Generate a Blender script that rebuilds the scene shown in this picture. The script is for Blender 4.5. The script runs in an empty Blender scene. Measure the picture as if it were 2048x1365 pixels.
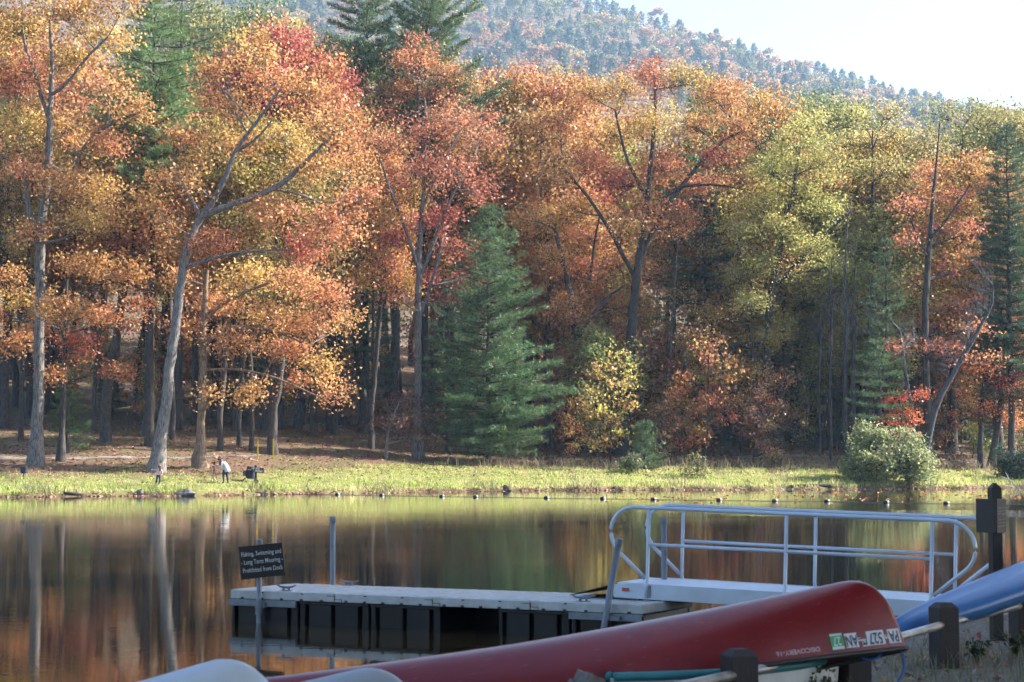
import bpy, math, random
import numpy as np
from mathutils import Vector, Matrix

# ------------------------------------------------------------------ camera, sky, sun, exposure
SC = bpy.context.scene
COL = SC.collection
F = 4000.0                                   # focal length in photo pixels (2048 wide)
CAMZ = 2.1                                   # eye height above the lake
PITCH = math.atan((923.0 - 682.5) / F)
cam_d = bpy.data.cameras.new('camera')
cam_d.sensor_width = 36.0
cam_d.lens = F / 2048.0 * 36.0
cam_d.clip_start = 0.1
cam_d.clip_end = 6000.0
cam_d.dof.use_dof = True
cam_d.dof.focus_distance = 110.0
cam_d.dof.aperture_fstop = 6.3
cam = bpy.data.objects.new('camera', cam_d)
cam.location = (0, 0, CAMZ)
cam.rotation_euler = (math.pi / 2 + PITCH, 0, 0)
COL.objects.link(cam)
SC.camera = cam

SUN_EL = math.radians(35.0)
SUN_AZ = math.radians(77.0)                  # from the view direction (+Y) towards the right (+X)
S = Vector((math.sin(SUN_AZ) * math.cos(SUN_EL), math.cos(SUN_AZ) * math.cos(SUN_EL), math.sin(SUN_EL)))
world = bpy.data.worlds.new('World')
SC.world = world
world.use_nodes = True
wn = world.node_tree
wn.nodes.clear()
sky = wn.nodes.new('ShaderNodeTexSky')
sky.sky_type = 'NISHITA'
sky.sun_disc = False
sky.sun_elevation = SUN_EL
sky.sun_rotation = SUN_AZ
sky.altitude = 200.0
sky.air_density = 1.0
sky.dust_density = 1.7
sky.ozone_density = 1.2
bg = wn.nodes.new('ShaderNodeBackground')
bg.inputs['Strength'].default_value = 0.10
wo = wn.nodes.new('ShaderNodeOutputWorld')
wn.links.new(sky.outputs[0], bg.inputs[0])
wn.links.new(bg.outputs[0], wo.inputs[0])

sun_d = bpy.data.lights.new('sun', 'SUN')
sun_d.energy = 5.0
sun_d.angle = math.radians(0.53)
sun_d.color = (1.0, 0.93, 0.82)
sun = bpy.data.objects.new('sun', sun_d)
sun.rotation_euler = S.to_track_quat('Z', 'Y').to_euler()
sun.location = (60, 40, 60)
COL.objects.link(sun)

SC.view_settings.view_transform = 'Standard'
SC.view_settings.look = 'None'
SC.view_settings.gamma = 1.0
SC.view_settings.exposure = 1.85
SC.view_settings.use_curve_mapping = False
SC.render.engine = 'CYCLES'
cy = SC.cycles
cy.max_bounces = 4
cy.diffuse_bounces = 2
cy.glossy_bounces = 2
cy.transmission_bounces = 2
cy.volume_bounces = 0
cy.caustics_reflective = False
cy.caustics_refractive = False
cy.use_denoising = True
cy.use_adaptive_sampling = True
cy.adaptive_threshold = 0.04
cy.adaptive_min_samples = 20
cy.sample_clamp_indirect = 6.0

# ------------------------------------------------------------------ helpers
RNG = np.random.default_rng(7)
random.seed(7)
cosp, sinp = math.cos(PITCH), math.sin(PITCH)

def ray(px, py):
    u = (px - 1024.0) / F
    v = (682.5 - py) / F
    return np.array([u, cosp - v * sinp, sinp + v * cosp])

def W(px, py, d):
    """the point seen at photo pixel (px, py) that stands d metres in front of the camera"""
    r = ray(px, py)
    k = d / r[1]
    return np.array([r[0] * k, d, CAMZ + r[2] * k])

def XZ(px, d):
    return (px - 1024.0) / F * d

SHX = np.array([-400, -90, -45, -30, -19.6, -11.3, -4.3, 2.75, 12, 19.7, 30, 37.8, 60, 110, 500.])
SHY = np.array([60, 96, 111, 117.5, 121.9, 130, 137.5, 144, 146.5, 148, 152, 157, 171, 196, 260.])
NRX = np.array([-500, -60, -8, -3, 0, 2, 4, 5.2, 6.5, 9, 14, 22, 40, 80, 500.])
NRY = np.array([-60, 6, 12.5, 14, 16, 19, 22, 24.5, 26, 30, 40, 55, 70, 90, 200.])

def shore_y(x):
    return np.interp(x, SHX, SHY) + 0.5 * np.sin(np.asarray(x) * 0.7) + 0.35 * np.sin(np.asarray(x) * 1.9 + 1) + 0.22 * np.sin(np.asarray(x) * 4.3 + 2)

def near_y(x):
    return np.interp(x, NRX, NRY)

RIX = np.array([-800, -220, -100, 27, 100, 165, 205, 300, 600.]) * 2.2
RIZ = np.array([219, 219, 216, 197, 173, 154, 144, 116, 60.]) * 2.2

def ground_z(x, y):
    x = np.asarray(x, float)
    y = np.asarray(y, float)
    t = y - shore_y(x)
    far = 0.18 + 0.14 * np.clip(t, 0, 8) + 0.082 * np.clip(t - 8, 0, None) + 0.05 * np.clip(t - 120, 0, None)
    far = np.where(t < 0.5, -0.35 + (0.6 / 1.0) * np.clip(t + 0.5, -1.2, 1.0), far)
    s = np.clip((y - 450.0) / 1420.0, 0, 1.25)
    zr = np.interp(x, RIX, RIZ)
    hill = 20 + (zr - 20) * np.where(s < 1, s * (0.8 + 0.2 * s), 1.0 - (s - 1) * 1.2)
    w = np.clip((y - 300.0) / 120.0, 0, 1)
    far = far * (1 - w) + hill * w
    tn = (near_y(x) - y) * 0.62
    near = np.where(tn < 0.5, -0.3 + 0.75 * np.clip(tn + 0.2, -1.5, 0.7), 0.3 + 0.055 * np.clip(tn - 0.5, 0, 4.0) + 0.008 * np.clip(tn - 4.5, 0, 60))
    lake = np.where(y > 70, np.maximum(far, -1.1), np.maximum(near, -1.1))
    return lake

def hit(px, py, d0=105.0, d1=420.0):
    """where the sight line through a photo pixel meets the far bank"""
    ds = np.arange(d0, d1, 0.1)
    r = ray(px, py)
    k = ds / r[1]
    z = CAMZ + r[2] * k
    g = ground_z(r[0] * k, ds)
    idx = np.nonzero((g >= z) & (g > 0.0))[0]
    d = ds[idx[0]] if len(idx) else d1
    p = W(px, py, d)
    p[2] = float(ground_z(p[0], p[1]))
    return p

def hit_near(px, py):
    ds = np.arange(5.0, 40.0, 0.02)
    r = ray(px, py)
    k = ds / r[1]
    g = ground_z(r[0] * k, ds)
    idx = np.nonzero(g >= CAMZ + r[2] * k)[0]
    d = ds[idx[0]] if len(idx) else 15.0
    p = W(px, py, d)
    return p

# ---- mesh building
class MB:
    def __init__(self):
        self.v = []
        self.f = []
    def add(self, vs, fs):
        b = len(self.v)
        self.v.extend([tuple(map(float, p)) for p in vs])
        self.f.extend([tuple(b + i for i in f) for f in fs])
        return self
    def box(self, c, s, rot=None):
        hx, hy, hz = s[0] / 2, s[1] / 2, s[2] / 2
        vs = [Vector((sx * hx, sy * hy, sz * hz)) for sz in (-1, 1) for sy in (-1, 1) for sx in (-1, 1)]
        if rot is not None:
            vs = [rot @ q for q in vs]
        c = Vector(c)
        vs = [q + c for q in vs]
        return self.add(vs, [(0, 2, 3, 1), (4, 5, 7, 6), (0, 1, 5, 4), (2, 6, 7, 3), (0, 4, 6, 2), (1, 3, 7, 5)])
    def tube(self, pts, r, n=10, cap=True):
        pts = np.asarray(pts, float)
        r = np.full(len(pts), r) if np.isscalar(r) else np.asarray(r, float)
        V, Q = tube_np(pts, r, n)
        fs = [tuple(q) for q in Q]
        if cap:
            fs.append(tuple(range(n - 1, -1, -1)))
            fs.append(tuple((len(pts) - 1) * n + i for i in range(n)))
        return self.add(V, fs)
    def loft(self, rings, closed=True, cap=True):
        n = len(rings[0])
        vs = [p for rg in rings for p in rg]
        fs = []
        for i in range(len(rings) - 1):
            for j in range(n if closed else n - 1):
                k = (j + 1) % n
                fs.append((i * n + j, i * n + k, (i + 1) * n + k, (i + 1) * n + j))
        if cap and closed:
            fs.append(tuple(range(n - 1, -1, -1)))
            fs.append(tuple((len(rings) - 1) * n + i for i in range(n)))
        return self.add(vs, fs)

def tube_np(pts, r, n):
    d = np.gradient(pts, axis=0)
    d /= np.linalg.norm(d, axis=1)[:, None] + 1e-9
    ref = np.array([0.0, 0.0, 1.0]) if abs(d[:, 2]).mean() < 0.8 else np.array([1.0, 0.0, 0.0])
    a = np.cross(d, ref)
    a /= np.linalg.norm(a, axis=1)[:, None] + 1e-9
    b = np.cross(d, a)
    th = np.arange(n) * 2 * math.pi / n
    V = pts[:, None, :] + r[:, None, None] * (np.cos(th)[None, :, None] * a[:, None, :] + np.sin(th)[None, :, None] * b[:, None, :])
    m = len(pts)
    i = np.arange(m - 1)[:, None] * n
    j = np.arange(n)[None, :]
    k = (j + 1) % n
    Q = np.stack([i + j, i + k, i + n + k, i + n + j], -1).reshape(-1, 4)
    return V.reshape(-1, 3), Q

def np_mesh(name, V, Fc, attr=None, smooth=False):
    """mesh from numpy arrays; Fc is (N,3) or (N,4)"""
    me = bpy.data.meshes.new(name)
    n, k = Fc.shape
    me.vertices.add(len(V))
    me.vertices.foreach_set('co', np.ascontiguousarray(V, np.float32).ravel())
    me.loops.add(n * k)
    me.loops.foreach_set('vertex_index', np.ascontiguousarray(Fc, np.int32).ravel())
    me.polygons.add(n)
    me.polygons.foreach_set('loop_start', np.arange(0, n * k, k, dtype=np.int32))
    me.polygons.foreach_set('loop_total', np.full(n, k, np.int32))
    if smooth:
        me.polygons.foreach_set('use_smooth', np.ones(n, bool))
    me.update(calc_edges=True)
    if attr is not None:
        at = me.attributes.new('leaf', 'FLOAT_COLOR', 'POINT')
        at.data.foreach_set('color', np.ascontiguousarray(attr, np.float32).ravel())
    return me

def link(name, me, mat=None, parent=None, color=None):
    o = bpy.data.objects.new(name, me)
    COL.objects.link(o)
    if mat is not None and me is not None:
        if len(me.materials) == 0:
            me.materials.append(mat)
    if parent is not None:
        o.parent = parent
    if color is not None:
        o.color = (*color, 1.0)
    return o

def obj(name, mb, mat, parent=None, bevel=0.0, smooth=False):
    me = bpy.data.meshes.new(name)
    me.from_pydata(mb.v, [], mb.f)
    me.update()
    if smooth:
        for p in me.polygons:
            p.use_smooth = True
    o = link(name, me, mat, parent)
    if bevel:
        m = o.modifiers.new('bevel', 'BEVEL')
        m.width = bevel
        m.segments = 2
        m.limit_method = 'ANGLE'
    return o

def tag(o, label=None, cat=None, group=None, kind=None):
    if label: o['label'] = label
    if cat: o['category'] = cat
    if group: o['group'] = group
    if kind: o['kind'] = kind
    return o

def thing(name, label, cat, loc=(0, 0, 0), rz=0.0, group=None, rot=None):
    o = bpy.data.objects.new(name, None)
    o.empty_display_size = 0.2
    COL.objects.link(o)
    o.location = loc
    o.rotation_euler = rot if rot is not None else (0, 0, rz)
    return tag(o, label, cat, group)

def text_obj(name, body, size, mat, parent, mtx, sx=1.0, align='CENTER', spacing=1.0, bold=0.0):
    cu = bpy.data.curves.new(name, 'FONT')
    cu.body = body
    cu.size = size
    cu.align_x = align
    cu.align_y = 'CENTER'
    cu.space_character = spacing
    cu.offset = bold
    cu.extrude = 0.0008
    cu.resolution_u = 3
    tmp = bpy.data.objects.new(name + '_tmp', cu)
    COL.objects.link(tmp)
    dg = bpy.context.evaluated_depsgraph_get()
    me = bpy.data.meshes.new_from_object(tmp.evaluated_get(dg))
    bpy.data.objects.remove(tmp)
    bpy.data.curves.remove(cu)
    me.transform(mtx @ Matrix.Diagonal((sx, 1, 1, 1)))
    me.materials.clear()
    return link(name, me, mat, parent)

# ------------------------------------------------------------------ materials
MATS = {}
def nodes_of(name):
    m = bpy.data.materials.new(name)
    m.use_nodes = True
    nt = m.node_tree
    bs = nt.nodes.get('Principled BSDF')
    MATS[name] = m
    return m, nt, bs

def N(nt, t, **kw):
    n = nt.nodes.new(t)
    for k, v in kw.items():
        setattr(n, k, v)
    return n

def ramp(nt, stops):
    r = nt.nodes.new('ShaderNodeValToRGB')
    el = r.color_ramp.elements
    while len(el) < len(stops):
        el.new(0.5)
    for e, (p, c) in zip(el, stops):
        e.position = p
        e.color = (*c, 1.0)
    return r

def plain(name, col, rough=0.5, metal=0.0, var=0.25, scale=6.0, bump=0.0, bscale=40.0, coat=0.0, spec=0.5, stretch=(1, 1, 1), dirt=None, scratch=None):
    """a surface with mottled colour, worn gloss and fine relief"""
    m, nt, bs = nodes_of(name)
    tc = N(nt, 'ShaderNodeTexCoord')
    mp = N(nt, 'ShaderNodeMapping')
    mp.inputs['Scale'].default_value = stretch
    nt.links.new(tc.outputs['Object'], mp.inputs[0])
    no = N(nt, 'ShaderNodeTexNoise')
    no.inputs['Scale'].default_value = scale
    no.inputs['Detail'].default_value = 6
    no.inputs['Roughness'].default_value = 0.65
    nt.links.new(mp.outputs[0], no.inputs['Vector'])
    lo = tuple(c * (1 - var) for c in col)
    hi = tuple(min(1, c * (1 + var)) for c in col)
    stops = [(0.3, lo), (0.7, hi)]
    if dirt:
        stops = [(0.28, dirt), (0.42, lo), (0.7, hi)]
    r = ramp(nt, stops)
    nt.links.new(no.outputs['Fac'], r.inputs[0])
    colour = r.outputs[0]
    if scratch:
        ms = N(nt, 'ShaderNodeMapping')
        ms.inputs['Scale'].default_value = (0.5, 7, 7)
        ms.inputs['Rotation'].default_value = (0.0, 0.12, 0.2)
        nt.links.new(tc.outputs['Object'], ms.inputs[0])
        ns = N(nt, 'ShaderNodeTexNoise')
        ns.inputs['Scale'].default_value = 9.0
        ns.inputs['Detail'].default_value = 8
        ns.inputs['Roughness'].default_value = 0.75
        nt.links.new(ms.outputs[0], ns.inputs['Vector'])
        rs = ramp(nt, [(0.60, (0, 0, 0)), (0.66, (0.55, 0.55, 0.55))])
        nt.links.new(ns.outputs['Fac'], rs.inputs[0])
        mxs = N(nt, 'ShaderNodeMix', data_type='RGBA')
        nt.links.new(rs.outputs[0], mxs.inputs[0])
        nt.links.new(colour, mxs.inputs[6])
        mxs.inputs[7].default_value = (*scratch, 1)
        colour = mxs.outputs[2]
    nt.links.new(colour, bs.inputs['Base Color'])
    mr = N(nt, 'ShaderNodeMapRange')
    mr.inputs['To Min'].default_value = max(0.02, rough - 0.12)
    mr.inputs['To Max'].default_value = min(1.0, rough + 0.15)
    nt.links.new(no.outputs['Fac'], mr.inputs[0])
    nt.links.new(mr.outputs[0], bs.inputs['Roughness'])
    bs.inputs['Metallic'].default_value = metal
    bs.inputs['Specular IOR Level'].default_value = spec
    bs.inputs['Coat Weight'].default_value = coat
    bs.inputs['Coat Roughness'].default_value = 0.12
    if bump:
        n2 = N(nt, 'ShaderNodeTexNoise')
        n2.inputs['Scale'].default_value = bscale
        n2.inputs['Detail'].default_value = 5
        nt.links.new(mp.outputs[0], n2.inputs['Vector'])
        b = N(nt, 'ShaderNodeBump')
        b.inputs['Strength'].default_value = bump
        b.inputs['Distance'].default_value = 0.01
        nt.links.new(n2.outputs['Fac'], b.inputs['Height'])
        nt.links.new(b.outputs[0], bs.inputs['Normal'])
    return m

def leaf_mat(name, trans=0.42, rough=0.5, spec=0.45, sat=1.0, hue=0.0):
    m, nt, bs = nodes_of(name)
    out = nt.nodes['Material Output']
    oi = N(nt, 'ShaderNodeObjectInfo')
    at = N(nt, 'ShaderNodeAttribute', attribute_name='leaf')
    sp = N(nt, 'ShaderNodeSeparateColor')
    nt.links.new(at.outputs['Color'], sp.inputs[0])
    hs = N(nt, 'ShaderNodeHueSaturation')
    nt.links.new(oi.outputs['Color'], hs.inputs['Color'])
    a1 = N(nt, 'ShaderNodeMath', operation='ADD')
    a1.inputs[1].default_value = 0.5 + hue
    nt.links.new(sp.outputs[0], a1.inputs[0])
    nt.links.new(a1.outputs[0], hs.inputs['Hue'])
    nt.links.new(sp.outputs[1], hs.inputs['Value'])
    a2 = N(nt, 'ShaderNodeMath', operation='MULTIPLY')
    a2.inputs[1].default_value = sat
    nt.links.new(sp.outputs[2], a2.inputs[0])
    nt.links.new(a2.outputs[0], hs.inputs['Saturation'])
    nt.links.new(hs.outputs[0], bs.inputs['Base Color'])
    bs.inputs['Roughness'].default_value = rough
    bs.inputs['Specular IOR Level'].default_value = spec
    tr = N(nt, 'ShaderNodeBsdfTranslucent')
    nt.links.new(hs.outputs[0], tr.inputs['Color'])
    mx = N(nt, 'ShaderNodeMixShader')
    mx.inputs[0].default_value = trans
    nt.links.new(bs.outputs[0], mx.inputs[1])
    nt.links.new(tr.outputs[0], mx.inputs[2])
    nt.links.new(mx.outputs[0], out.inputs['Surface'])
    return m

def bark_mat(name):
    m, nt, bs = nodes_of(name)
    oi = N(nt, 'ShaderNodeObjectInfo')
    tc = N(nt, 'ShaderNodeTexCoord')
    mp = N(nt, 'ShaderNodeMapping')
    mp.inputs['Scale'].default_value = (6, 6, 1.1)
    nt.links.new(tc.outputs['Object'], mp.inputs[0])
    no = N(nt, 'ShaderNodeTexNoise')
    no.inputs['Scale'].default_value = 2.2
    no.inputs['Detail'].default_value = 7
    no.inputs['Roughness'].default_value = 0.7
    nt.links.new(mp.outputs[0], no.inputs['Vector'])
    r = ramp(nt, [(0.36, (0.25, 0.25, 0.26)), (0.5, (0.85, 0.85, 0.85)), (0.7, (1.5, 1.5, 1.42))])
    nt.links.new(no.outputs['Fac'], r.inputs[0])
    mx = N(nt, 'ShaderNodeMix', data_type='RGBA', blend_type='MULTIPLY')
    mx.inputs[0].default_value = 1.0
    nt.links.new(oi.outputs['Color'], mx.inputs[6])
    nt.links.new(r.outputs[0], mx.inputs[7])
    nt.links.new(mx.outputs[2], bs.inputs['Base Color'])
    bs.inputs['Roughness'].default_value = 0.9
    bs.inputs['Specular IOR Level'].default_value = 0.2
    b = N(nt, 'ShaderNodeBump')
    b.inputs['Strength'].default_value = 0.9
    b.inputs['Distance'].default_value = 0.06
    nt.links.new(no.outputs['Fac'], b.inputs['Height'])
    nt.links.new(b.outputs[0], bs.inputs['Normal'])
    return m

M_leaf = leaf_mat('autumn_leaf', 0.55, 0.42, 0.45, 0.90, 0.009)
M_needle = leaf_mat('pine_needle', 0.35, 0.45, 0.4)
M_grass = leaf_mat('grass_blade', 0.5, 0.55, 0.35)
M_litter = leaf_mat('fallen_leaf', 0.15, 0.7, 0.25)
M_bark = bark_mat('bark')
M_alu = plain('aluminium_tube', (0.50, 0.57, 0.68), 0.42, 0.3, 0.10, 3.0, 0.08, 60)  # blue cast of the sky light tinted into the neutral metal colour
M_alu2 = plain('aluminium_beam', (0.50, 0.57, 0.67), 0.5, 0.2, 0.14, 2.2, 0.1, 25)  # same skylight blue put into the beam colour
M_galv = plain('galvanised_pipe', (0.17, 0.20, 0.24), 0.5, 0.3, 0.22, 7.0, 0.12, 50)
M_pipe = plain('worn_rack_pipe', (0.44, 0.43, 0.42), 0.42, 0.75, 0.28, 4.0, 0.12, 45, dirt=(0.20, 0.13, 0.08))
M_deck = plain('dock_plastic', (0.47, 0.475, 0.48), 0.6, 0.0, 0.14, 5.0, 0.35, 30, dirt=(0.36, 0.35, 0.28))
M_float = plain('float_plastic', (0.007, 0.009, 0.014), 0.35, 0.0, 0.35, 3.0, 0.2, 12, spec=0.2)
M_black = plain('black_plastic', (0.012, 0.012, 0.014), 0.45, 0.0, 0.3, 10.0)
M_rubber = plain('dark_rubber', (0.02, 0.02, 0.02), 0.8, 0.0, 0.3, 10.0)
M_sign = plain('sign_board_brown_black', (0.010, 0.009, 0.011), 0.5, 0.0, 0.25, 8.0)
M_letter = plain('sign_lettering', (0.55, 0.55, 0.56), 0.6, 0.0, 0.08, 20.0)
M_faint = plain('weathered_lettering', (0.15, 0.145, 0.145), 0.7, 0.0, 0.35, 30.0)
M_post = plain('brown_stained_post', (0.035, 0.027, 0.028), 0.75, 0.0, 0.35, 5.0, 0.4, 14, stretch=(4, 4, 0.6))
M_oldpost = plain('weathered_split_post', (0.14, 0.13, 0.12), 0.85, 0.0, 0.45, 7.0, 0.7, 18, stretch=(5, 5, 0.6))
M_red = plain('red_canoe_hull', (0.175, 0.004, 0.010), 0.30, 0.0, 0.18, 2.5, 0.06, 30, coat=0.3, scratch=(0.34, 0.16, 0.18))
M_pale = plain('pale_canoe_hull', (0.38, 0.45, 0.53), 0.40, 0.0, 0.10, 2.5, 0.05, 30, dirt=(0.40, 0.43, 0.44))
M_grey = plain('grey_canoe_hull', (0.24, 0.28, 0.33), 0.42, 0.0, 0.14, 2.5, 0.05, 30)
M_kayak = plain('blue_kayak_hull', (0.040, 0.145, 0.36), 0.36, 0.0, 0.12, 3.0, 0.04, 30, scratch=(0.16, 0.28, 0.5))
M_white = plain('white_boat_hull', (0.62, 0.64, 0.65), 0.45, 0.0, 0.12, 4.0, 0.06, 30, dirt=(0.42, 0.42, 0.40))
M_teal = plain('teal_gunwale', (0.02, 0.19, 0.21), 0.45, 0.0, 0.2, 6.0)
M_rope = plain('blue_rope', (0.02, 0.13, 0.50), 0.7, 0.0, 0.25, 60.0, 0.5, 120)
M_line = plain('buoy_rope', (0.22, 0.21, 0.18), 0.8, 0.0, 0.25, 60.0)
M_decalw = plain('decal_white', (0.62, 0.64, 0.68), 0.5, 0.0, 0.06, 14.0)
M_decaln = plain('decal_navy', (0.012, 0.013, 0.05), 0.5, 0.0, 0.2, 14.0)
M_decalg = plain('decal_green', (0.035, 0.32, 0.10), 0.5, 0.0, 0.15, 14.0)
M_decals = plain('decal_faded_red', (0.55, 0.36, 0.40), 0.55, 0.0, 0.15, 40.0)
M_reflector = plain('red_reflector', (0.42, 0.05, 0.05), 0.3, 0.0, 0.12, 40.0)
M_rock = plain('grey_boulder', (0.13, 0.125, 0.12), 0.9, 0.0, 0.45, 2.5, 0.8, 9)
M_log = plain('driftwood', (0.24, 0.21, 0.18), 0.9, 0.0, 0.4, 5.0, 0.6, 12, stretch=(0.6, 4, 4))
M_darklog = plain('dark_wet_log', (0.05, 0.042, 0.035), 0.8, 0.0, 0.4, 5.0, 0.6, 12)
M_yellow = plain('yellow_paint', (0.55, 0.40, 0.03), 0.55, 0.0, 0.15, 8.0)
M_chain = plain('rusty_chain', (0.10, 0.06, 0.04), 0.7, 0.5, 0.35, 30.0)
M_skin = plain('skin', (0.52, 0.32, 0.24), 0.55, 0.0, 0.06, 8.0)
M_pink = plain('pink_shirt', (0.62, 0.38, 0.50), 0.8, 0.0, 0.08, 14.0)
M_cardi = plain('white_cardigan', (0.62, 0.60, 0.64), 0.9, 0.0, 0.15, 7.0, dirt=(0.30, 0.32, 0.42))
M_jeans = plain('dark_jeans', (0.020, 0.026, 0.06), 0.85, 0.0, 0.3, 9.0)
M_hair = plain('brown_hair', (0.10, 0.040, 0.022), 0.55, 0.0, 0.35, 12.0)
M_cap = plain('dark_cap', (0.012, 0.010, 0.012), 0.7, 0.0, 0.2, 12.0)
M_shoe = plain('shoe', (0.06, 0.045, 0.04), 0.7, 0.0, 0.2, 12.0)
M_fabric = plain('stroller_fabric', (0.012, 0.014, 0.030), 0.75, 0.0, 0.3, 12.0)
M_bag = plain('grey_bag', (0.085, 0.085, 0.11), 0.8, 0.0, 0.25, 12.0)
M_bluebox = plain('navy_box', (0.012, 0.020, 0.060), 0.5, 0.0, 0.2, 12.0)
M_bwhite = plain('buoy_white', (0.62, 0.62, 0.60), 0.5, 0.0, 0.12, 12.0)
M_path = plain('gravel_path', (0.19, 0.165, 0.145), 0.95, 0.0, 0.3, 1.8, 0.5, 14)
M_conc = plain('concrete', (0.34, 0.33, 0.31), 0.9, 0.0, 0.2, 4.0, 0.4, 30)

def water_mat():
    m, nt, bs = nodes_of('lake_water')
    bs.inputs['Base Color'].default_value = (0.034, 0.025, 0.012, 1)
    bs.inputs['Roughness'].default_value = 0.015
    bs.inputs['IOR'].default_value = 1.33
    ge = N(nt, 'ShaderNodeNewGeometry')
    mp = N(nt, 'ShaderNodeMapping')
    mp.inputs['Scale'].default_value = (0.8, 1.4, 1)
    nt.links.new(ge.outputs['Position'], mp.inputs[0])
    n1 = N(nt, 'ShaderNodeTexNoise')
    n1.inputs['Scale'].default_value = 3.2
    n1.inputs['Detail'].default_value = 3
    n1.inputs['Roughness'].default_value = 0.55
    nt.links.new(mp.outputs[0], n1.inputs['Vector'])
    n2 = N(nt, 'ShaderNodeTexNoise')
    n2.inputs['Scale'].default_value = 0.28
    n2.inputs['Detail'].default_value = 3
    nt.links.new(mp.outputs[0], n2.inputs['Vector'])
    # calm and breezy stretches
    mr = N(nt, 'ShaderNodeMapRange')
    mr.inputs['From Min'].default_value = 0.35
    mr.inputs['From Max'].default_value = 0.7
    mr.inputs['To Min'].default_value = 0.35
    mr.inputs['To Max'].default_value = 1.0
    nt.links.new(n2.outputs['Fac'], mr.inputs[0])
    # a cat's-paw of wind ripples running across the lake on the right, 74 to 86 m out
    sx = N(nt, 'ShaderNodeSeparateXYZ')
    nt.links.new(ge.outputs['Position'], sx.inputs[0])
    def bandmask(sock, a, b, c, d):
        u = N(nt, 'ShaderNodeMapRange'); u.interpolation_type = 'SMOOTHSTEP'
        u.inputs['From Min'].default_value = a; u.inputs['From Max'].default_value = b
        nt.links.new(sock, u.inputs[0])
        v = N(nt, 'ShaderNodeMapRange'); v.interpolation_type = 'SMOOTHSTEP'
        v.inputs['From Min'].default_value = c; v.inputs['From Max'].default_value = d
        v.inputs['To Min'].default_value = 1; v.inputs['To Max'].default_value = 0
        nt.links.new(sock, v.inputs[0])
        k = N(nt, 'ShaderNodeMath', operation='MULTIPLY')
        nt.links.new(u.outputs[0], k.inputs[0]); nt.links.new(v.outputs[0], k.inputs[1])
        return k
    wob = N(nt, 'ShaderNodeMath', operation='MULTIPLY_ADD')
    wob.inputs[1].default_value = 5.0
    nt.links.new(n2.outputs['Fac'], wob.inputs[0])
    nt.links.new(sx.outputs['Y'], wob.inputs[2])
    by = bandmask(wob.outputs[0], 78.5, 80.5, 86.0, 89.0)
    bx = bandmask(sx.outputs['X'], 8.0, 16.0, 90.0, 120.0)
    bb = N(nt, 'ShaderNodeMath', operation='MULTIPLY')
    nt.links.new(by.outputs[0], bb.inputs[0]); nt.links.new(bx.outputs[0], bb.inputs[1])
    amp = N(nt, 'ShaderNodeMath', operation='MULTIPLY_ADD')
    amp.inputs[1].default_value = 55.0
    nt.links.new(bb.outputs[0], amp.inputs[0]); nt.links.new(mr.outputs[0], amp.inputs[2])
    hgt = N(nt, 'ShaderNodeMath', operation='MULTIPLY')
    nt.links.new(n1.outputs['Fac'], hgt.inputs[0]); nt.links.new(amp.outputs[0], hgt.inputs[1])
    b = N(nt, 'ShaderNodeBump')
    b.inputs['Strength'].default_value = 1.0
    b.inputs['Distance'].default_value = 0.0026
    nt.links.new(hgt.outputs[0], b.inputs['Height'])
    nt.links.new(b.outputs[0], bs.inputs['Normal'])
    return m
M_water = water_mat()

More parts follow.
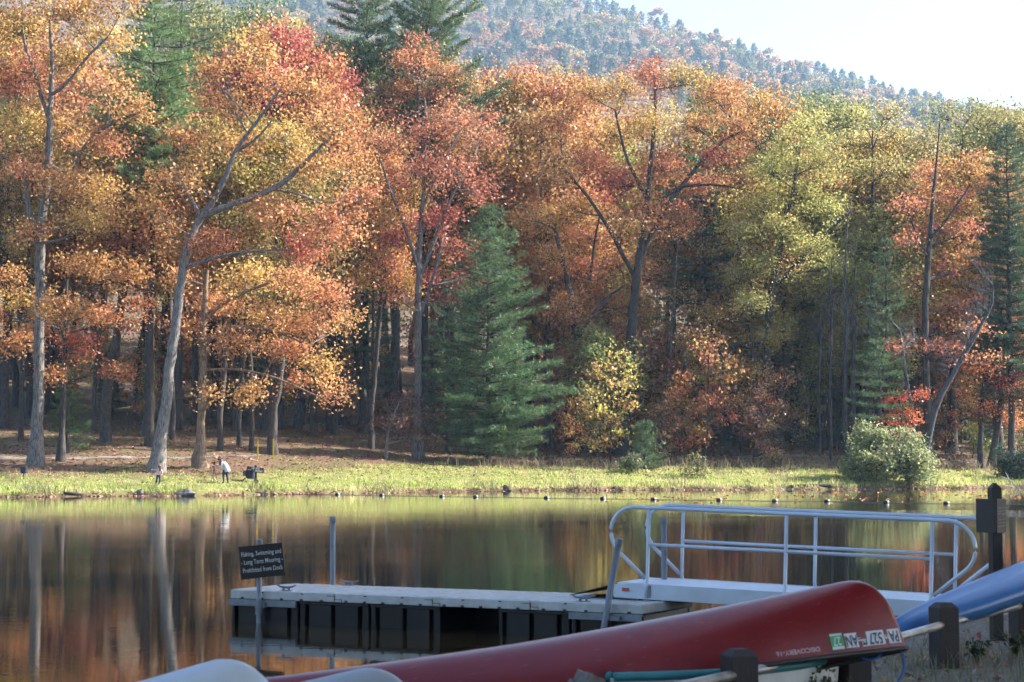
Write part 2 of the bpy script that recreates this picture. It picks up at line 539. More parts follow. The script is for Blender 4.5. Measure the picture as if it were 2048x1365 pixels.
def ground_mat():
    m, nt, bs = nodes_of('ground')
    at = N(nt, 'ShaderNodeAttribute', attribute_name='leaf')
    sp = N(nt, 'ShaderNodeSeparateColor')
    nt.links.new(at.outputs['Color'], sp.inputs[0])
    ge = N(nt, 'ShaderNodeNewGeometry')
    def noise(sc, det=6, ro=0.65):
        n = N(nt, 'ShaderNodeTexNoise')
        n.inputs['Scale'].default_value = sc
        n.inputs['Detail'].default_value = det
        n.inputs['Roughness'].default_value = ro
        nt.links.new(ge.outputs['Position'], n.inputs['Vector'])
        return n
    nb = noise(0.30); nm = noise(1.6); nf = noise(7.0); ng = noise(16.0)
    grass = ramp(nt, [(0.3, (0.09, 0.10, 0.035)), (0.5, (0.17, 0.18, 0.06)), (0.7, (0.27, 0.22, 0.11))])
    nt.links.new(nm.outputs['Fac'], grass.inputs[0])
    litter = ramp(nt, [(0.25, (0.045, 0.032, 0.026)), (0.45, (0.12, 0.075, 0.052)), (0.62, (0.19, 0.115, 0.075)), (0.8, (0.30, 0.19, 0.12))])
    nt.links.new(nf.outputs['Fac'], litter.inputs[0])
    moss = ramp(nt, [(0.46, (0, 0, 0)), (0.60, (1, 1, 1))])
    nt.links.new(nb.outputs['Fac'], moss.inputs[0])
    lm = N(nt, 'ShaderNodeMix', data_type='RGBA')
    lm.inputs[7].default_value = (0.115, 0.12, 0.042, 1)
    mf = N(nt, 'ShaderNodeMath', operation='MULTIPLY')
    mf.inputs[1].default_value = 0.7
    nt.links.new(moss.outputs[0], mf.inputs[0])
    nt.links.new(mf.outputs[0], lm.inputs[0])
    nt.links.new(litter.outputs[0], lm.inputs[6])
    gravel = ramp(nt, [(0.3, (0.10, 0.09, 0.08)), (0.5, (0.24, 0.22, 0.20)), (0.7, (0.42, 0.40, 0.38))])
    nt.links.new(ng.outputs['Fac'], gravel.inputs[0])
    soil = ramp(nt, [(0.3, (0.06, 0.045, 0.03)), (0.6, (0.13, 0.10, 0.065)), (0.8, (0.10, 0.11, 0.05))])
    nt.links.new(nf.outputs['Fac'], soil.inputs[0])
    gs = N(nt, 'ShaderNodeMix', data_type='RGBA')
    nt.links.new(nm.outputs['Fac'], gs.inputs[0])
    nt.links.new(gravel.outputs[0], gs.inputs[6]); nt.links.new(soil.outputs[0], gs.inputs[7])
    # blend
    m1 = N(nt, 'ShaderNodeMix', data_type='RGBA')
    nt.links.new(sp.outputs[0], m1.inputs[0])
    nt.links.new(lm.outputs[2], m1.inputs[6]); nt.links.new(grass.outputs[0], m1.inputs[7])
    m2 = N(nt, 'ShaderNodeMix', data_type='RGBA')
    nt.links.new(sp.outputs[2], m2.inputs[0])
    nt.links.new(m1.outputs[2], m2.inputs[6]); nt.links.new(gs.outputs[2], m2.inputs[7])
    nt.links.new(m2.outputs[2], bs.inputs['Base Color'])
    bs.inputs['Roughness'].default_value = 0.95
    bs.inputs['Specular IOR Level'].default_value = 0.15
    b = N(nt, 'ShaderNodeBump')
    b.inputs['Strength'].default_value = 0.8
    b.inputs['Distance'].default_value = 0.05
    nt.links.new(nf.outputs['Fac'], b.inputs['Height'])
    nt.links.new(b.outputs[0], bs.inputs['Normal'])
    return m
M_ground = ground_mat()

# ------------------------------------------------------------------ the setting: terrain, lake, path
def patch(x, y, s, ph=0.0):
    return (np.sin(x * s + 1.3 * np.sin(y * s * 0.7 + ph) + ph) + np.sin(y * s * 1.3 + 1.7 * np.sin(x * s * 0.6 + 2 * ph)) + np.sin((x + y) * s * 0.55 + 3 * ph)) / 3.0

xs = np.unique(np.concatenate([np.linspace(-1900, -60, 44), np.arange(-60, 75, 0.9), np.arange(-4, 10, 0.3), np.linspace(75, 1900, 44)]))
ys = np.unique(np.concatenate([np.linspace(-120, 2, 14), np.arange(2, 32, 0.35), np.arange(32, 100, 4.0), np.arange(100, 190, 0.8), np.arange(190, 330, 4), np.linspace(330, 2200, 80)]))
GX, GY = np.meshgrid(xs, ys)
GZ = ground_z(GX, GY)
tt = GY - shore_y(GX)
GZ = GZ + np.where(GY > 90, 0.05 * patch(GX, GY, 1.9) * np.clip(tt - 0.4, 0, 1) + 0.10 * patch(GX, GY, 0.5, 2) * np.clip((tt - 8) / 8, 0, 1), 0.025 * patch(GX, GY, 2.6) * (GZ > 0.1))
nx, ny = len(xs), len(ys)
ii = (np.arange(ny - 1)[:, None] * nx + np.arange(nx - 1)[None, :]).ravel()
GF = np.stack([ii, ii + 1, ii + nx + 1, ii + nx], -1)
gm = np.zeros((ny * nx, 4))
tf = tt.ravel()
pn = patch(GX, GY, 0.55, 1.0).ravel()
xf = GX.ravel()
lim = np.interp(xf, [-40, -14, -8, 0, 30, 60], [7.5, 9.5, 13, 11, 9, 6])
gm[:, 0] = np.clip((lim + 2.5 * pn - tf) / 3.0, 0, 1) * (tf > 0.5) * (GY.ravel() > 70)
gm[:, 2] = (GY.ravel() < 70)
gm[:, 3] = 1
ground = link('ground', np_mesh('ground', np.stack([GX, GY, GZ], -1).reshape(-1, 3), GF, gm, True), M_ground)
tag(ground, 'lake bed, banks and wooded hillside', kind='structure')

wx = np.array([-900, 900.])
water = link('lake_water', np_mesh('lake_water', np.array([[-900, -60, 0], [900, -60, 0], [900, 300, 0], [-900, 300, 0.]]), np.array([[0, 1, 2, 3]])), M_water)
tag(water, 'calm dark lake reflecting the autumn trees', kind='structure')

# footpath through the trees along the far bank: a ribbon laid on the ground
pp = [hit(-60, 920), hit(60, 918), hit(180, 916.5), hit(300, 915), hit(420, 914), hit(520, 912)]
pp2 = [hit(1480, 915), hit(1580, 914), hit(1660, 914.5), hit(1760, 917), hit(1900, 922), hit(2000, 922), hit(2120, 922)]
def ribbon(name, pts, w, mat):
    pts = np.array(pts)
    s = np.linspace(0, len(pts) - 1, 90)
    P = np.stack([np.interp(s, range(len(pts)), pts[:, i]) for i in range(3)], -1)
    mb = MB()
    rows = []
    for k, p in enumerate(P):
        q = []
        for o in np.linspace(-w / 2, w / 2, 5):
            x, y = p[0], p[1] + o + 0.15 * math.sin(k * 0.7 + o)
            z = float(ground_z(x, y)) + 0.05 * float(patch(np.array(x), np.array(y), 1.9)) + 0.10 * float(patch(np.array(x), np.array(y), 0.5, 2)) * min(1, max(0, (y - float(shore_y(x)) - 8) / 8)) + 0.035
            q.append((x, y, z))
        rows.append(q)
    mb.loft(rows, closed=False)
    return tag(obj(name, mb, mat, smooth=True), kind='structure')
ribbon('path', pp, 2.0, M_path)
ribbon('path', pp2, 2.6, M_path)

# ------------------------------------------------------------------ vegetation generators
def unit(v):
    return v / (np.linalg.norm(v, axis=-1, keepdims=True) + 1e-9)

def kites(P, size, rng, up=0.5, asp=0.36, out=None):
    n = len(P)
    nr = unit(rng.normal(size=(n, 3)) + np.array([0, 0, up]))
    if out is not None:
        nr = unit(nr + out * 0.5)
    t = unit(np.cross(nr, rng.normal(size=(n, 3))))
    s = np.cross(nr, t)
    L = size * (0.65 + 0.7 * rng.random(n))[:, None]
    V = np.stack([P - t * L * 0.5, P + s * L * asp + nr * L * 0.10, P + t * L * 0.5 - nr * L * 0.12, P - s * L * asp + nr * L * 0.10], 1)
    return V.reshape(-1, 3), np.arange(n * 4).reshape(-1, 4)

def quad_bezier(a, b, c, n):
    t = np.linspace(0, 1, n)[:, None]
    return (1 - t) ** 2 * a + 2 * t * (1 - t) * b + t * t * c

class Wood:
    def __init__(self):
        self.V = []; self.Q = []; self.n = 0
    def add(self, pts, r, sides):
        V, Q = tube_np(np.asarray(pts, float), np.asarray(r, float), sides)
        self.V.append(V); self.Q.append(Q + self.n); self.n += len(V)
    def mesh(self, name):
        return np_mesh(name, np.concatenate(self.V), np.concatenate(self.Q), None, True)

def smooth_path(pts, n):
    pts = np.asarray(pts, float)
    s = np.linspace(0, len(pts) - 1, n)
    i = np.clip(s.astype(int), 0, len(pts) - 2)
    f = (s - i)[:, None]
    p0 = pts[np.clip(i - 1, 0, len(pts) - 1)]; p1 = pts[i]; p2 = pts[i + 1]; p3 = pts[np.clip(i + 2, 0, len(pts) - 1)]
    return 0.5 * ((2 * p1) + (-p0 + p2) * f + (2 * p0 - 5 * p1 + 4 * p2 - p3) * f ** 2 + (-p0 + 3 * p1 - 3 * p2 + p3) * f ** 3)

def broadleaf(rng, paths, lobes, leaf=0.20, dens=6.5, per=30, hvar=0.04, hz=0.0, crad=0.6, vvar=0.32, twig=True, hbias=0.0, fill=1.0):
    """paths: list of (points, radii) for trunk and main limbs; lobes: (centre, (rx,ry,rz)) foliage masses."""
    wood = Wood()
    nodes = []; nrad = []
    for k, (p, r) in enumerate(paths):
        p = np.asarray(p, float); r = np.asarray(r, float)
        m = max(10, int(len(p) * 4))
        sp = smooth_path(p, m)
        sr = np.interp(np.linspace(0, len(p) - 1, m), range(len(p)), r)
        jit = rng.normal(size=(m, 3)) * sr[:, None] * 0.12
        jit[0] = 0
        sp = sp + jit
        if k == 0:                       # root flare
            z0 = sp[0, 2]
            sr = sr * (1 + 0.30 * np.exp(-(sp[:, 2] - z0) / (3.0 * sr[0] + 0.15)))
        wood.add(sp, sr, 10 if r[0] > 0.12 else 6)
        lo = 0 if k else int(m * 0.25)
        nodes.append(sp[lo:]); nrad.append(sr[lo:])
    nodes = np.concatenate(nodes); nrad = np.concatenate(nrad)
    CP = []; CR = []; CH = []
    allz = np.array([l[0][2] for l in lobes]); zmin, zmax = allz.min(), allz.max() + 1e-3
    for c, rad in lobes:
        c = np.asarray(c, float); rad = np.asarray(rad, float) * np.array([1.04, 1.04, 1.06])
        dv = nodes - c
        cost = np.linalg.norm(dv * np.array([1, 1, 0.8]), axis=1) + 1.6 * np.clip(dv[:, 2] + 0.15 * np.linalg.norm(dv[:, :2], axis=1), 0, None)
        a = nodes[cost.argmin()]; ra = nrad[cost.argmin()]
        L = np.linalg.norm(c - a)
        mid = (a + c) / 2 + rng.normal(size=3) * L * 0.08 + np.array([0, 0, L * 0.06])
        limb = quad_bezier(a, mid, c + rng.normal(size=3) * 0.2, 8)
        r0 = min(ra * 0.6, 0.03 + 0.018 * L)
        wood.add(limb, np.linspace(r0, 0.02, 8), 5)
        rm = rad.mean()
        n = max(6, int(1.15 * dens * rm * rm * fill))
        dr = unit(rng.normal(size=(n, 3)))
        dr[:, 2] = np.where((dr[:, 2] < -0.1) & (rng.random(n) < 0.55), -dr[:, 2], dr[:, 2])
        rr = rng.random(n) ** 0.42
        pos = c + dr * rad * rr[:, None]
        hl = rng.normal() * hvar * 0.7
        CP.append(pos)
        CH.append(np.full(n, hl) + rng.normal(size=n) * hvar * 0.45 + hz * ((c[2] - zmin) / (zmax - zmin) - 0.5) + hbias)
        if twig:
            for q in pos[:: 2]:
                j = rng.integers(3, 8)
                b = limb[j]
                l2 = np.linalg.norm(q - b)
                tw = quad_bezier(b, (b + q) / 2 + rng.normal(size=3) * l2 * 0.1, q, 4)
                wood.add(tw, np.linspace(0.03, 0.011, 4), 3)
    CP = np.concatenate(CP); CH = np.concatenate(CH)
    k = rng.integers(int(per * 0.4), int(per * 1.45) + 1, len(CP))
    idx = np.repeat(np.arange(len(CP)), k)
    off = rng.normal(size=(len(idx), 3)) * np.array([crad, crad, crad * 0.7]) * (0.6 + 0.6 * rng.random(len(CP)))[idx][:, None]
    P = CP[idx] + off
    V, Q = kites(P, leaf, rng, 0.7)
    cv = 1 + rng.normal(size=len(CP)) * vvar * 0.5
    A = np.zeros((len(idx), 4))
    A[:, 0] = CH[idx] + rng.normal(size=len(idx)) * hvar * 0.5
    A[:, 1] = np.clip(cv[idx] + rng.normal(size=len(idx)) * vvar, 0.35, 1.8)
    A[:, 2] = np.clip(1 + rng.normal(size=len(idx)) * 0.08, 0.6, 1.1)
    A[:, 3] = 1
    return wood.mesh('trunk'), np_mesh('crown', V, Q, np.repeat(A, 4, 0))

def auto_tree(rng, H, R, base=0.35, r0=0.3, nl=16, lean=0.0, lobe=1.0, **kw):
    pts = [(0, 0, -0.3), (0, 0, H * 0.12)]
    x = y = 0.0
    for k in range(1, 6):
        x += rng.normal() * H * 0.012 + lean * H * 0.03; y += rng.normal() * H * 0.012
        pts.append((x, y, H * (0.12 + 0.155 * k)))
    rad = np.interp(np.linspace(0, 1, 7), [0, 0.5, 1], [r0, r0 * 0.68, 0.05])
    paths = [(pts, rad)]
    lobes = []
    ga = rng.random() * 6.28
    for k in range(nl):
        f = (k + 0.5) / nl
        h = base + (0.96 - base) * f
        prof = math.sin(math.pi * min(1, max(0.06, (h - base * 0.8) / (1.12 - base * 0.8)))) ** 0.65
        rho = R * prof * (0.38 + 0.5 * rng.random()) * (1 if f < 0.9 else 0.3)
        ga += 2.4 + rng.normal() * 0.3
        lr = lobe * R * (0.28 + 0.16 * rng.random()) * (0.75 + 0.4 * prof)
        tx = np.interp(h * H, [p[2] for p in pts], [p[0] for p in pts]); ty = np.interp(h * H, [p[2] for p in pts], [p[1] for p in pts])
        lobes.append(((tx + rho * math.cos(ga), ty + rho * math.sin(ga), h * H), (lr, lr, lr * 0.72)))
    return broadleaf(rng, paths, lobes, **kw)

def pine(rng, H, R, base=0.12, r0=0.22, step=0.62, nb=5, up=0.25, shape=0.85, tuft=0.34, gap=0.30, needles=8, wide=0.05, lop=0.0, trunk_bend=0.0, droop=0.0, dens=1.0):
    wood = Wood()
    m = 14
    zz = np.linspace(-0.3, H, m)
    bx = trunk_bend * np.sin(zz / H * 2.2)
    tr = np.stack([bx + rng.normal(size=m) * 0.03, rng.normal(size=m) * 0.03, zz], -1)
    rr = np.interp(zz, [-0.3, 0.4, H * 0.6, H], [r0 * 1.5, r0, r0 * 0.5, 0.02])
    wood.add(tr, rr, 9)
    TP = []; TD = []; TC = []
    z = base * H
    a0 = 0.0
    while z < H - 0.25:
        f = (z - base * H) / (H - base * H)
        Rz = R * ((1 - f) ** shape) * min(1.0, 0.65 + 1.8 * f) + 0.25
        n = nb if f < 0.85 else max(3, nb - 1)
        a0 += 0.7
        for k in range(n):
            if rng.random() < 0.10: continue
            az = a0 + k * 6.283 / n + rng.normal() * 0.22
            L = Rz * (0.62 + 0.5 * rng.random()) * (1 + lop * math.cos(az))
            b = np.array([np.interp(z, zz, bx), 0, z])
            d = np.array([math.cos(az), math.sin(az), 0])
            rise = up * (0.5 + 1.2 * f) + rng.normal() * 0.07
            e = b + d * L + np.array([0, 0, L * (rise - droop)])
            mid = b + d * L * 0.5 + np.array([0, 0, L * (rise * 0.25 - droop * 0.2)])
            br = quad_bezier(b, mid, e, 7)
            wood.add(br, np.linspace(0.012 + 0.012 * L, 0.008, 7), 4)
            cv = rng.normal()
            # side shoots
            ns = max(3, int(L * 3.2 * dens))
            ts = np.linspace(0.22, 1.0, ns)
            base_p = np.stack([np.interp(ts, np.linspace(0, 1, 7), br[:, i]) for i in range(3)], -1)
            side = np.array([-d[1], d[0], 0])
            for q, tq in zip(base_p, ts):
                for sgn in (-1, 1):
                    l2 = L * 0.30 * (1.12 - tq) * (0.6 + 0.6 * rng.random()) + 0.12
                    dd = unit(d * 0.75 + side * sgn * 0.85 + np.array([0, 0, 0.22 + rng.normal() * 0.15]))
                    nt = max(1, int(l2 / gap))
                    ls = (np.arange(nt) + 0.6) / nt * l2
                    TP.append(q + dd * ls[:, None]); TD.append(np.repeat(dd[None], nt, 0)); TC.append(np.full(nt, cv))
            TP.append(e[None]); TD.append(unit(d + np.array([0, 0, 0.5]))[None]); TC.append(np.array([cv]))
        z += step * (0.8 + 0.4 * rng.random()) * (1.0 if f < 0.8 else 0.7)
    TP.append(tr[-1][None]); TD.append(np.array([[0, 0, 1.]])); TC.append(np.zeros(1))
    TP = np.concatenate(TP); TD = np.concatenate(TD); TC = np.concatenate(TC)
    idx = np.repeat(np.arange(len(TP)), needles)
    n = len(idx)
    dr = unit(TD[idx] * 0.75 + rng.normal(size=(n, 3)) * 0.55 + np.array([0, 0, 0.35]))
    L = tuft * (0.7 + 0.6 * rng.random(n))[:, None]
    s = unit(np.cross(dr, rng.normal(size=(n, 3))))
    P = TP[idx] + rng.normal(size=(n, 3)) * 0.06
    V = np.stack([P - s * wide * 0.5, P + s * wide * 0.5, P + dr * L], 1).reshape(-1, 3)
    A = np.zeros((n, 4))
    A[:, 0] = rng.normal(size=n) * 0.012 + TC[idx] * 0.008
    A[:, 1] = np.clip(1 + TC[idx] * 0.12 + rng.normal(size=n) * 0.2, 0.4, 1.8)
    A[:, 2] = np.clip(1 + rng.normal(size=n) * 0.08, 0.6, 1.2)
    A[:, 3] = 1
    return wood.mesh('trunk'), np_mesh('crown', V, np.arange(n * 3).reshape(-1, 3), np.repeat(A, 3, 0))

BARK_GREY = (0.20, 0.185, 0.175)
BARK_DARK = (0.085, 0.075, 0.07)
BARK_BROWN = (0.26, 0.185, 0.13)
ORANGE = (0.56, 0.26, 0.075)
RUST = (0.48, 0.165, 0.06)
CRIMSON = (0.42, 0.085, 0.065)
SCARLET = (0.52, 0.09, 0.035)
GOLD = (0.58, 0.39, 0.10)
LIME = (0.42, 0.42, 0.11)
OLIVE = (0.29, 0.28, 0.085)
PINEG = (0.10, 0.165, 0.07)
PINED = (0.05, 0.10, 0.05)
PALEG = (0.17, 0.21, 0.075)
BROWNL = (0.20, 0.10, 0.055)

def plant_tree(name, label, cat, loc, trunk_me, crown_me, col, bark=BARK_GREY, group=None, rz=0.0, scale=(1, 1, 1), needle=False):
    t = thing(name, label, cat, loc, rz, group)
    t.scale = scale
    link('trunk', trunk_me, M_bark, t, bark)
    link('crown', crown_me, M_needle if needle else M_leaf, t, col)
    return t

# ------------------------------------------------------------------ the trees of the front row, each shaped from its own limbs
def hero(name, label, base, trunks, lobes, col, bark=BARK_GREY, seed=1, spread=0.55, cat='tree', group=None, d=None, **kw):
    rng = np.random.default_rng(seed)
    b = hit(*base) if d is None else None
    if b is None:
        b = np.array([XZ(base[0], d), d, 0.0])
        b[2] = float(ground_z(b[0], b[1]))
    D = b[1]
    m = D / F
    paths = []
    for k, tr in enumerate(trunks):
        pts = []; rad = []
        drift = rng.uniform(-0.35, 0.35) if k else 0.0
        o0 = rng.normal() * 0.1 if k else 0.0
        for j, (px, py, w) in enumerate(tr):
            p = W(px, py, D + (o0 + drift * j * 1.2 if k else 0))
            pts.append(p - b); rad.append(max(0.015, w * m * 0.5))
        if k == 0:
            pts[0][2] = -0.35
        paths.append((pts, rad))
    L = []
    for (px, py, rx, ry) in lobes:
        rxm, rym = rx * m, ry * m
        off = rng.normal() * spread * 3.2
        c = W(px, py, D + off) - b
        L.append((c, (rxm, rxm * 0.95, rym)))
    tm, cm = broadleaf(rng, paths, L, **kw)
    return plant_tree(name, label, cat, b, tm, cm, col, bark, group)

hero('oak_tree', 'tall upright oak at the left edge with golden orange leaves and grey trunk', (72, 930),
     [[(72, 933, 34), (74, 860, 23), (77, 760, 21), (79, 640, 20), (80, 520, 20), (84, 440, 18), (95, 340, 16), (100, 220, 12), (104, 140, 9), (100, 40, 5)],
      [(78, 500, 13), (58, 420, 11), (48, 330, 6)],
      [(98, 240, 9), (70, 150, 8), (48, 80, 6), (44, 20, 4)],
      [(96, 330, 10), (140, 345, 9), (165, 300, 8), (210, 255, 6), (280, 225, 4)],
      [(103, 190, 7), (135, 165, 7), (170, 120, 6), (215, 75, 4)]],
     [(30, 60, 80, 62), (130, 30, 80, 60), (215, 80, 62, 50), (20, 160, 72, 52), (130, 130, 62, 48), (215, 175, 56, 42), (275, 232, 48, 36), (30, 255, 66, 44), (140, 262, 62, 42),
      (215, 300, 52, 38), (20, -50, 90, 70), (140, -70, 90, 66), (250, 0, 56, 50), (130, 372, 60, 38), (205, 388, 56, 34), (50, 345, 44, 36), (165, 452, 58, 34), (230, 430, 44, 30), (60, 470, 46, 30), (-40, 120, 70, 60), (-50, 280, 60, 50)],
     (0.58, 0.29, 0.085), BARK_GREY, 11, hvar=0.022, hz=0.03, dens=8, per=40)

hero('oak_tree', 'leaning oak with pale trunk and orange crown beside the child', (316, 945),
     [[(312, 948, 38), (320, 890, 24), (333, 790, 21), (347, 680, 19.5), (359, 590, 18), (373, 500, 17), (394, 448, 16), (408, 425, 13)],
      [(404, 432, 14), (450, 415, 13), (500, 398, 12), (545, 378, 12), (590, 345, 10), (635, 300, 7), (700, 235, 4)],
      [(404, 432, 13), (430, 395, 12), (452, 350, 11), (470, 305, 9), (500, 262, 7), (560, 180, 4)],
      [(470, 305, 7), (510, 280, 5), (545, 240, 4)],
      [(402, 436, 8), (372, 380, 7), (345, 330, 5)],
      [(545, 378, 6), (600, 390, 5), (690, 425, 3)]],
     [(610, 195, 58, 46), (530, 170, 60, 46), (660, 262, 56, 42), (455, 215, 60, 46), (372, 285, 52, 44), (705, 330, 50, 38), (570, 280, 58, 40), (475, 300, 50, 36), (620, 345, 52, 38),
      (335, 372, 44, 42), (722, 402, 40, 36), (545, 425, 56, 32), (645, 450, 56, 32), (430, 492, 50, 32), (325, 470, 42, 38), (590, 505, 52, 30), (505, 110, 50, 40), (420, 145, 44, 36), (300, 420, 36, 36), (385, 360, 40, 34), (700, 475, 36, 26)],
     (0.58, 0.27, 0.08), (0.22, 0.205, 0.20), 12, hvar=0.020, hz=0.02, dens=8, per=40)

hero('oak_tree', 'brown trunked oak with low orange sprays over the lawn behind the photographer', (398, 934),
     [[(398, 937, 34), (402, 870, 16), (404, 780, 15), (407, 690, 14), (410, 600, 12), (414, 540, 9)],
      [(407, 690, 9), (450, 660, 8), (520, 655, 6), (620, 690, 4)],
      [(409, 640, 8), (460, 600, 7), (560, 560, 5), (650, 560, 3)],
      [(405, 740, 7), (480, 740, 6), (560, 760, 5), (650, 800, 3)]],
     [(500, 560, 62, 32), (590, 572, 66, 32), (655, 600, 46, 32), (440, 615, 52, 32), (540, 640, 60, 32), (620, 655, 58, 28), (465, 690, 50, 28), (560, 705, 56, 28), (635, 735, 46, 30),
      (668, 785, 30, 30), (505, 790, 42, 18), (425, 790, 30, 16), (700, 640, 30, 24), (370, 660, 34, 28), (345, 560, 30, 26), (600, 770, 30, 22)],
     (0.59, 0.27, 0.085), BARK_BROWN, 13, spread=0.7, hvar=0.022, hz=0.005, dens=9, per=42)

hero('maple_tree', 'slender maple with layered rust orange leaves between the tall oak and leaning oak', (122, 923),
     [[(122, 925, 22), (124, 860, 11), (128, 760, 10), (131, 660, 8), (134, 560, 5)]],
     [(60, 600, 56, 24), (165, 535, 66, 26), (250, 555, 52, 26), (125, 620, 56, 26), (220, 640, 56, 26), (35, 690, 48, 28), (150, 690, 44, 22), (285, 615, 34, 30), (20, 560, 44, 28), (235, 745, 34, 18), (75, 660, 46, 26), (110, 750, 30, 16), (-20, 640, 50, 30)],
     (0.50, 0.17, 0.055), BARK_DARK, 14, spread=0.8, hvar=0.022, hz=0.04, dens=10, per=38, crad=0.5)

hero('maple_tree', 'tall crimson maple with a grey trunk left of the green pine', (838, 916),
     [[(838, 919, 26), (836, 860, 16), (835, 760, 15), (836, 640, 14), (838, 540, 12), (842, 450, 10), (850, 340, 7), (850, 200, 4)],
      [(838, 560, 8), (870, 480, 7), (900, 400, 6), (950, 310, 3)],
      [(838, 540, 8), (815, 470, 6), (780, 380, 5), (755, 300, 3)],
      [(844, 420, 6), (880, 340, 5), (920, 260, 3)],
      [(836, 640, 8), (870, 545, 7), (885, 470, 5)]],
     [(850, 350, 52, 44), (790, 380, 48, 40), (910, 350, 52, 44), (960, 290, 46, 40), (770, 300, 44, 40), (840, 270, 50, 40), (900, 240, 50, 40), (960, 380, 40, 34), (880, 440, 50, 34), (820, 455, 44, 32), (910, 500, 44, 28), (930, 560, 34, 22), (860, 560, 32, 20), (790, 480, 36, 26), (975, 240, 38, 32), (800, 600, 26, 16), (890, 600, 30, 16)],
     (0.46, 0.105, 0.075), (0.19, 0.18, 0.18), 15, hvar=0.010, hz=0.03, dens=7.5, per=36, hbias=0.004)

hero('oak_tree', 'reddish orange oak rising behind the crimson maple', (790, 872),
     [[(790, 874, 30), (790, 780, 17), (792, 640, 16), (800, 500, 13), (820, 380, 9), (835, 260, 6), (835, 160, 4)]],
     [(830, 130, 46, 36), (890, 150, 44, 34), (800, 190, 48, 36), (870, 200, 48, 34), (930, 180, 36, 30), (770, 250, 44, 34), (840, 100, 36, 28), (905, 255, 44, 34), (760, 330, 40, 34), (985, 330, 30, 30), (740, 400, 40, 34), (735, 480, 36, 28)],
     (0.54, 0.195, 0.075), BARK_DARK, 16, hvar=0.016, hz=0.01, dens=8, per=38)

hero('oak_tree', 'broad rust red oak with dark branching limbs in the middle of the bank', (1245, 908),
     [[(1245, 911, 34), (1252, 840, 21), (1258, 740, 20), (1264, 640, 19), (1275, 540, 17), (1290, 440, 14), (1300, 340, 10), (1310, 230, 6), (1310, 150, 4)],
      [(1278, 520, 12), (1330, 420, 10), (1390, 340, 8), (1450, 280, 6), (1510, 250, 3)],
      [(1272, 560, 10), (1230, 480, 8), (1180, 400, 6), (1120, 330, 4)],
      [(1290, 440, 9), (1350, 380, 8), (1420, 370, 5), (1490, 380, 3)],
      [(1295, 400, 8), (1255, 320, 6), (1230, 220, 4)]],
     [(1300, 160, 56, 44), (1370, 170, 54, 42), (1240, 190, 54, 42), (1440, 200, 52, 40), (1310, 250, 56, 40), (1390, 260, 56, 40), (1180, 200, 50, 38), (1490, 260, 46, 36), (1230, 280, 54, 40), (1450, 310, 50, 36), (1330, 340, 56, 38),
      (1250, 370, 52, 36), (1400, 380, 52, 34), (1180, 330, 50, 38), (1300, 430, 50, 34), (1370, 450, 46, 32), (1120, 250, 48, 38), (1480, 370, 40, 32), (1260, 460, 40, 30), (1150, 420, 46, 32), (1520, 210, 34, 28), (1110, 330, 44, 34)],
     (0.50, 0.20, 0.07), BARK_DARK, 17, hvar=0.026, hz=0.025, dens=8, per=38)

hero('maple_tree', 'bright orange maple spreading right of the green pine', (1160, 905),
     [[(1160, 908, 30), (1160, 830, 19), (1158, 740, 18), (1150, 640, 15), (1130, 540, 11), (1110, 460, 7)],
      [(1155, 680, 8), (1200, 610, 7), (1250, 570, 4)],
      [(1180, 560, 6), (1190, 480, 5), (1200, 430, 3)]],
     [(1110, 450, 54, 32), (1180, 480, 54, 32), (1090, 520, 52, 32), (1160, 550, 52, 32), (1230, 530, 52, 32), (1210, 610, 50, 30), (1140, 620, 46, 28), (1270, 620, 44, 30), (1180, 680, 42, 24), (1060, 440, 40, 34), (1250, 680, 38, 24), (1170, 760, 30, 18), (1150, 850, 22, 14)],
     (0.58, 0.24, 0.07), BARK_DARK, 18, spread=0.8, hvar=0.018, hz=-0.01, dens=9, per=38)

hero('sapling_tree', 'thin twiggy young oak with sparse salmon leaves behind the little pine', (1326, 905),
     [[(1326, 908, 15), (1332, 820, 10), (1340, 720, 9), (1348, 600, 7), (1356, 480, 4), (1362, 420, 2)]],
     [(1350, 470, 40, 34), (1400, 520, 44, 34), (1320, 540, 40, 34), (1380, 600, 48, 34), (1310, 640, 44, 32), (1420, 640, 42, 32), (1350, 690, 48, 32), (1290, 700, 36, 28), (1410, 730, 46, 30), (1340, 770, 46, 26), (1420, 800, 38, 24), (1290, 790, 36, 24), (1370, 850, 40, 20), (1440, 720, 36, 28)],
     (0.58, 0.27, 0.11), (0.16, 0.145, 0.14), 19, spread=0.5, hvar=0.03, hz=0.02, dens=8, per=14, crad=0.55)

hero('oak_tree', 'yellow green oak standing tall right of the rust red oak', (1532, 912),
     [[(1532, 916, 26), (1530, 830, 17), (1534, 730, 16), (1540, 620, 14), (1560, 500, 11), (1585, 390, 8), (1600, 290, 4)],
      [(1536, 640, 9), (1500, 560, 7), (1470, 480, 4)],
      [(1545, 580, 9), (1610, 510, 7), (1670, 450, 5), (1710, 420, 3)],
      [(1534, 690, 7), (1480, 690, 6), (1440, 740, 4)]],
     [(1590, 290, 50, 38), (1540, 340, 50, 38), (1640, 330, 46, 36), (1590, 390, 52, 36), (1520, 420, 48, 36), (1650, 420, 50, 36), (1560, 470, 54, 36), (1480, 480, 44, 34), (1620, 500, 50, 34), (1520, 540, 50, 32), (1590, 570, 48, 30), (1660, 540, 38, 28), (1470, 560, 38, 28), (1610, 250, 40, 28), (1500, 610, 40, 24), (1560, 650, 36, 22)],
     (0.47, 0.44, 0.12), BARK_DARK, 20, hvar=0.018, hz=0.0, dens=8, per=38)

